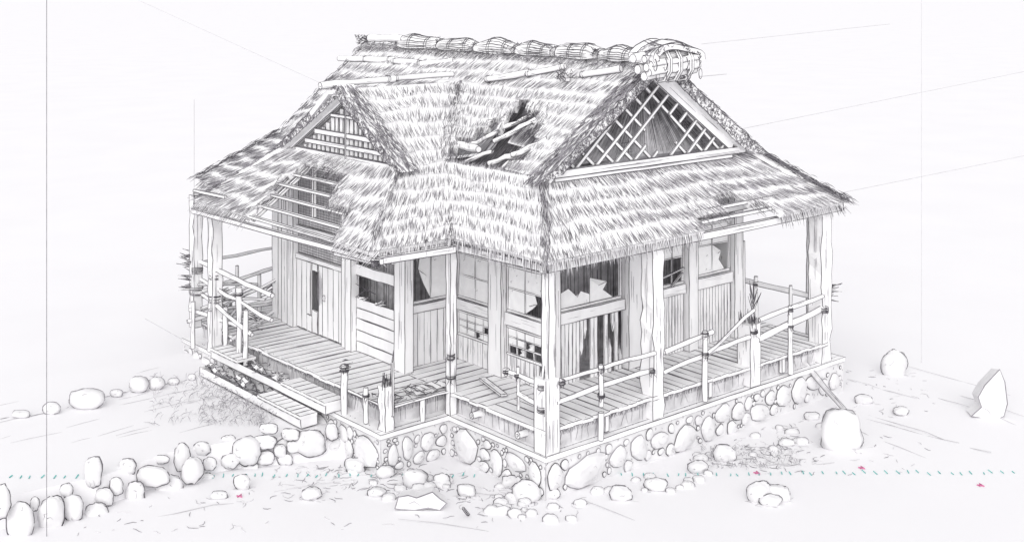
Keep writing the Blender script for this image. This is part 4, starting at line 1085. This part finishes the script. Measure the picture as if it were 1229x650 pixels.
rpole((2.12, 3.85, 4.68), (2.35, 3.0, 4.84), .05, (.05,)); rpole((2.32, 3.05, 4.80), (2.55, 2.35, 4.97), .045, (.05, .9)); rpole((2.42, 1.85, 4.85), (2.6, 1.15, 4.98), .05, (.05,))
mb = MB()
for k in range(26):
    p = V3((2.28 + ru(-.06, .1), 2.1 + ru(-.14, .14), 4.82 + ru(-.02, .07))); mb.stroke([p, p + V3((0, ru(-.08, .08), ru(-.06, .06))), p + V3((0, ru(-.1, .1), ru(-.08, .08)))], LR)
mb.timber((2.25, 1.98, 4.78), (2.35, 2.2, 4.84), .08, .06, (0, 0, 1), .004, 'mid'); build('straw_knot', mb, thatch)
# ridge bundles: arched bark sheets bound with hoops
def ridge_bundle(y0, y1, hgt, seed):
    mb = MB(); zb = TP + .0; n = 7; m = 7
    def S(f, an, k=1.0):
        y = y0 + (y1 - y0) * f; h = hgt * (.6 + .4 * math.sin(math.pi * min(1, max(0, f)) ** .8)); w = .17 + .03 * math.sin(5 * f + seed); h *= 1 + .12 * math.sin(8 * f + 2 * seed)
        return V3((2.92 + math.cos(an) * w * k, y, zb + .02 + math.sin(an) * h * k))
    base = len(mb.v)
    for i in range(n + 1):
        for j in range(m + 1): mb.v.append(tuple(S(i / n, math.pi * (1.12 - 1.24 * j / m))))
    for i in range(n):
        for j in range(m): mb.f.append((base + i * (m + 1) + j, base + i * (m + 1) + j + 1, base + (i + 1) * (m + 1) + j + 1, base + (i + 1) * (m + 1) + j)); mb.m.append(MI['wood'])
    for e in (0, n): mb.f.append(tuple(base + e * (m + 1) + j for j in range(m + 1))); mb.m.append(MI['wood'])
    for an in (1.06, 1.0, .93, .86, .76, .66, .57, .5, .3):
        a0 = ru(0, .15) if an != .5 else 0; a1 = ru(.8, 1) if an != .5 else 1; an2 = math.pi * an
        mb.stroke([S(a0 + (a1 - a0) * q / 8, an2 + ru(-.05, .05), 1.015) for q in range(9)], LR * ru(.8, 1.1), 'line')
    for f in (.0, .33, .72, 1.0):
        for k in ((0,) if f in (.0, 1.0) else (-.02, .03)):
            mb.stroke([S(f + k, math.pi * (1.12 - 1.2 * q / 8), 1.04) for q in range(9)], LR, 'line')
    for k in range(10):
        f = ru(0, .8); an = math.pi * ru(.55, 1.0); mb.stroke([S(f + d, an + ru(-.04, .04), 1.02) for d in (0, .06, .13)], LR * .6, 'soft')
    for k in range(16):
        f = R.choice([0, 1]); p = S(f, math.pi * ru(.5, 1.1), 1.05); mb.stroke([p, p + V3((ru(-.06, .02), ru(-.08, .08), ru(-.05, .06))), p + V3((ru(-.06, .02), ru(-.1, .1), ru(-.05, .05)))], LR * .8, 'line')
    build('ridge_bundle', mb, thatch)
ys = [7.35, 6.05, 4.95, 3.85, 2.85, 1.85, .95]
for i in range(6): ridge_bundle(ys[i], ys[i + 1] + .06, .17 if i % 2 else .19, i)
mb = MB(); mb.pole((2.75, 8.25, TP + .1), (2.8, 7.2, TP + .12), .07, .01, 'wood', .2, grain=5)
for k in range(60):
    p = V3((2.75 + ru(-.1, .1), 8.5 + ru(-.2, .15), TP + .05 + ru(-.05, .1))); mb.stroke([p, p + V3((ru(-.04, .04), ru(-.08, .08), ru(-.05, .05))), p + V3((ru(-.06, .06), ru(-.1, .1), ru(-.06, .04)))], LR)
build('ridge_bundle', mb, thatch, 'thin ridge pole with a ragged straw tuft at the left end')
# big saddle at the right end of the ridge
mb = MB()
yc = .38
for (dx0, dx1, z, y, r) in ((-.48, .55, 4.93, .20, .06), (-.48, .56, 5.06, .16, .06), (-.45, .52, 5.18, .22, .055), (-.46, .54, 5.00, .13, .05), (-.42, .5, 5.12, .12, .045), (-.45, .55, 5.02, .36, .08), (-.5, .6, 5.18, .4, .08)):
    mb.pole((2.58 + dx0, y, z - .0), (2.68 + dx1, y, z + .06), r, .01, 'wood', .22, grain=12)
sad = build('ridge_saddle', mb, thatch, 'bound stack of logs across the right end of the ridge')
mb = MB()
for x in (2.52, 2.75, 3.0):
    for k in (-.02, .03):
        mb.tube([V3((x + k, .28, 5.09)) + V3((0, .22 * math.cos(q * .7), .27 * math.sin(q * .7))) for q in range(10)], .014, 'wood', 5, True, lr=LR * .8, caps=False)
for x in (2.2, 2.42, 2.88, 3.14):
    mb.stroke([V3((x, .12, 5.1)) + V3((ru(-.01, .01), -.05 + .03 * math.cos(q * .8), .09 * math.sin(q * .8))) for q in range(9)], LR)
    mb.stroke([V3((x + .1, .16, 4.93)) + V3((.04 * math.cos(q * .8), -.05, .08 * math.sin(q * .8))) for q in range(9)], LR)
build('rope_hoop', mb, sad)
mb = MB()
def Q(f, g): # arched bark sheet over the logs
    an = math.pi * (1.04 - 1.02 * f); return V3((2.74 + (.55 + .05 * math.sin(9 * f + 5 * g)) * math.cos(an), .08 + .55 * g, 5.10 + (.30 + .05 * math.sin(7 * f + 4 * g)) * math.sin(an) ** .8 if math.sin(an) > 0 else 5.12))
n = 12; base = len(mb.v)
for i in range(n + 1):
    for j in range(5): mb.v.append(tuple(Q(i / n, j / 4)))
for i in range(n):
    for j in range(4): mb.f.append((base + i * 5 + j, base + i * 5 + j + 1, base + (i + 1) * 5 + j + 1, base + (i + 1) * 5 + j)); mb.m.append(MI['wood'])
nb = len(mb.v)
for i in range(n + 1):
    for j in (0, 1): q = Q(i / n, 0); mb.v.append((2.74 + (q.x - 2.74) * (1 if j == 0 else .78), q.y, 5.12 + (q.z - 5.12) * (1 if j == 0 else .72)))
for i in range(n): mb.f.append((nb + 2 * i, nb + 2 * i + 1, nb + 2 * i + 3, nb + 2 * i + 2)); mb.m.append(MI['wood'])
for g_ in (0, .12, .3, .5, .8, 1):
    mb.stroke([Q(i / n, g_) + V3((0, ru(-.01, .01), .008)) for i in range(n + 1)], LR, 'line')
mb.stroke([mb.v[nb + 2 * i + 1] for i in range(n + 1)], LR * 1.1)
for f in (.12, .2, .42, .46, .66, .7):
    mb.stroke([Q(f, g_ / 5) + V3((0, 0, .02)) for g_ in range(6)], LR * 1.2)
for k in range(26):
    f = ru(.03, .95); q = Q(f, 0); c = V3((2.74, q.y - .012, 5.12)); p = c + (V3((q.x, q.y - .012, q.z)) - c) * ru(.75, .97); mb.stroke([p, p + V3((ru(-.03, .03), 0, ru(-.03, .03))), p + V3((ru(-.07, .07), -.01, ru(-.05, .05)))], LR * .9, 'line')
for k in range(50):
    f = ru(0, .45); g_ = ru(0, .8); mb.stroke([Q(f, g_) + V3((0, 0, .01)), Q(f + .04, g_ + .02) + V3((0, 0, .01)), Q(f + .1, g_) + V3((0, 0, .01))], LR * .7, 'soft')
build('bark_cover', mb, sad, 'arched bark sheet over the log stack')

# ================================================================== loose things
mb = MB(); mb.pole(gz(966, 436, .02), gz(1018, 497, GZ + .05), .04, .008, 'mid', .3, grain=10)
build('leaning_pole', mb, None, 'thin dark pole leaning from the foundation down onto the half-buried boulder', 'pole')
mb = MB(); mb.timber(gz(579, 454, DZ + .05), gz(605, 474, DZ + .04), .10, .03, (0, 0, 1), .004, 'wood', 8, .2)
build('loose_plank', mb, None, 'short loose plank lying askew on the front veranda deck', 'plank')
mb = MB(); mb.timber(gz(556, 609, GZ + .16), gz(562, 617, GZ + .02), .03, .02, (0, 0, 1), .002, 'mid')
mb.v = mb.v; build('broken_stick', mb, None, 'short dark stick stuck in the ground right of the jagged flat rock', 'stick')

# dotted guide line of the drawing sheet, laid straight on the ground
mb = MB(); dots = {}
for i in range(96):
    x = 12 + i * 12.7 + ru(-3, 3); y = 573.5 - (x / 1229) * 6 + ru(-1.5, 1.5); p = gz(x, y, GZ + .008)
    if p.x > -.05 and p.y > -.05: continue
    q = gz(x, y, TZ + .008)
    if p.x < -1.2 and q.y > 3.8: p = q
    mb.stroke([p, p + FH * ru(.06, .12) + RH * ru(-.02, .02)], LR * 1.35, 'teal', .8)
o = build('guide_dots', mb, None, 'straight dotted line of teal drawing marks across the foreground ground', 'drawing marks', kind='stuff')
for (x, y, lab) in ((285, 596, 'tiny pink drawing mark on the ground below the path stones'), (780, 586, 'tiny pink drawing mark in front of the right foundation'), (1176, 583, 'tiny pink drawing mark at the far right foreground'),
                    (139, 573, 'tiny dark pink drawing mark among the left stones'), (907, 568, 'tiny pink drawing mark just above the touching boulders'), (1033, 562, 'tiny pink drawing mark below the half-buried boulder')):
    mb = MB(); p = gz(x, y, GZ + .01)  # pink marks of the drawing sheet, laid on the ground
    mb.stroke([p, p + FH * .1 + RH * .03, p + RH * .06, p + FH * .05 - RH * .02, p + RH * .05 + FH * .02], LR * 1.2, 'pink', .8)
    build('drawing_mark', mb, None, lab, 'drawing mark', 'pink drawing marks')
# construction lines of the drawing, built as thin strands in space
def draw_guide(name, a, b, r, m, lab, cat, vert=False):
    mb = MB(); a = V3(a); b = V3(b); n = 12; mb.stroke([a.lerp(b, i / n) for i in range(n + 1)], r, m, 1); build(name, mb, None, lab, cat)
p = gz(56, 643, GZ)
draw_guide('upright_guide_line', p - V3((0, 0, .05)), p + V3((0, 0, 7.6)), .005, 'soft', 'tall thin grey construction line standing upright at the left edge', 'construction line')
draw_guide('guide_line', gv(842, 53, .5), gv(1068, 29, .5), .0035, 'faint', 'thin construction line running right from the ridge log stack', 'string')
draw_guide('guide_line', gv(840, 92, .5), gv(872, 89, .5), .006, 'faint', 'short construction line stub right of the log stack', 'string')
draw_guide('guide_line', gv(884, 156, .7), gv(1229, 86, .7), .004, 'faint', 'long construction line rising right from the right gable', 'string')
draw_guide('guide_line', gv(1012, 231, 0), gv(1229, 187, 0), .004, 'faint', 'construction line prolonging the right eave corner', 'string')
draw_guide('guide_line', gu(165, 0, 2.9), gu(385, 100, 2.9), .004, 'faint', 'construction line falling toward the left roof slope', 'string')
draw_guide('guide_line', gz(174, 382, 0), gz(238, 418, 0), .005, 'faint', 'short construction line left of the foundation', 'string')
draw_guide('upright_guide_line', gz(233, 420, 0), gz(233, 420, 0) + V3((0, 0, 4.3)), .005, 'faint', 'faint upright construction line at the left eave corner', 'construction line')
draw_guide('upright_guide_line', gv(1106, 600, 0) , gv(1106, -20, 0), .004, 'faint', 'faint upright construction line right of the house', 'construction line')

# ================================================================== camera, light
cam = bpy.data.cameras.new('camera'); co = bpy.data.objects.new('camera', cam); COL.objects.link(co)
cam.sensor_fit = 'HORIZONTAL'; cam.sensor_width = 36; cam.lens = 36 * F / 1229
cam.shift_y = -(325 - YH) / 1229; cam.shift_x = 0; cam.clip_end = 3000; cam.clip_start = .1
c = -FH * P0[1] - RH * P0[0]; co.location = (c.x, c.y, H)
co.rotation_euler = (math.radians(90), 0, -math.atan2(FH.x, FH.y)); scene.camera = co
sun_el = math.radians(30); az = math.atan2(-.55, -.83)   # high, from behind the viewer, very soft
sun = bpy.data.lights.new('sun', 'SUN'); sun.energy = 1.5; sun.angle = math.radians(60); sun.color = (1, .99, .975)
so = bpy.data.objects.new('sun', sun); COL.objects.link(so)
d = V3((math.cos(sun_el) * math.sin(math.radians(225)), math.cos(sun_el) * math.cos(math.radians(225)), math.sin(sun_el)))
so.rotation_euler = d.to_track_quat('Z', 'Y').to_euler(); so.location = (0, 0, 20)
w = bpy.data.worlds.new('World'); scene.world = w; w.use_nodes = True; nt = w.node_tree
bg = nt.nodes['Background']; sky = nt.nodes.new('ShaderNodeTexSky'); sky.sky_type = 'NISHITA'; sky.sun_disc = False
sky.sun_elevation = sun_el; sky.sun_rotation = math.radians(225); sky.air_density = 1; sky.dust_density = 4; sky.ozone_density = .5
hs = nt.nodes.new('ShaderNodeHueSaturation'); hs.inputs['Saturation'].default_value = .06
mx = nt.nodes.new('ShaderNodeMix'); mx.data_type = 'RGBA'; mx.inputs['Factor'].default_value = .75; mx.inputs['B'].default_value = (7.6, 7.55, 7.7, 1)   # high even cloud
nt.links.new(sky.outputs['Color'], hs.inputs['Color']); nt.links.new(hs.outputs['Color'], mx.inputs['A']); nt.links.new(mx.outputs['Result'], bg.inputs['Color'])
bg.inputs['Strength'].default_value = .11
vs = scene.view_settings; vs.view_transform = 'Standard'; vs.look = 'None'; vs.exposure = 0.24; vs.gamma = 1; vs.use_curve_mapping = False
scene.cycles.max_bounces = 8; scene.cycles.diffuse_bounces = 8
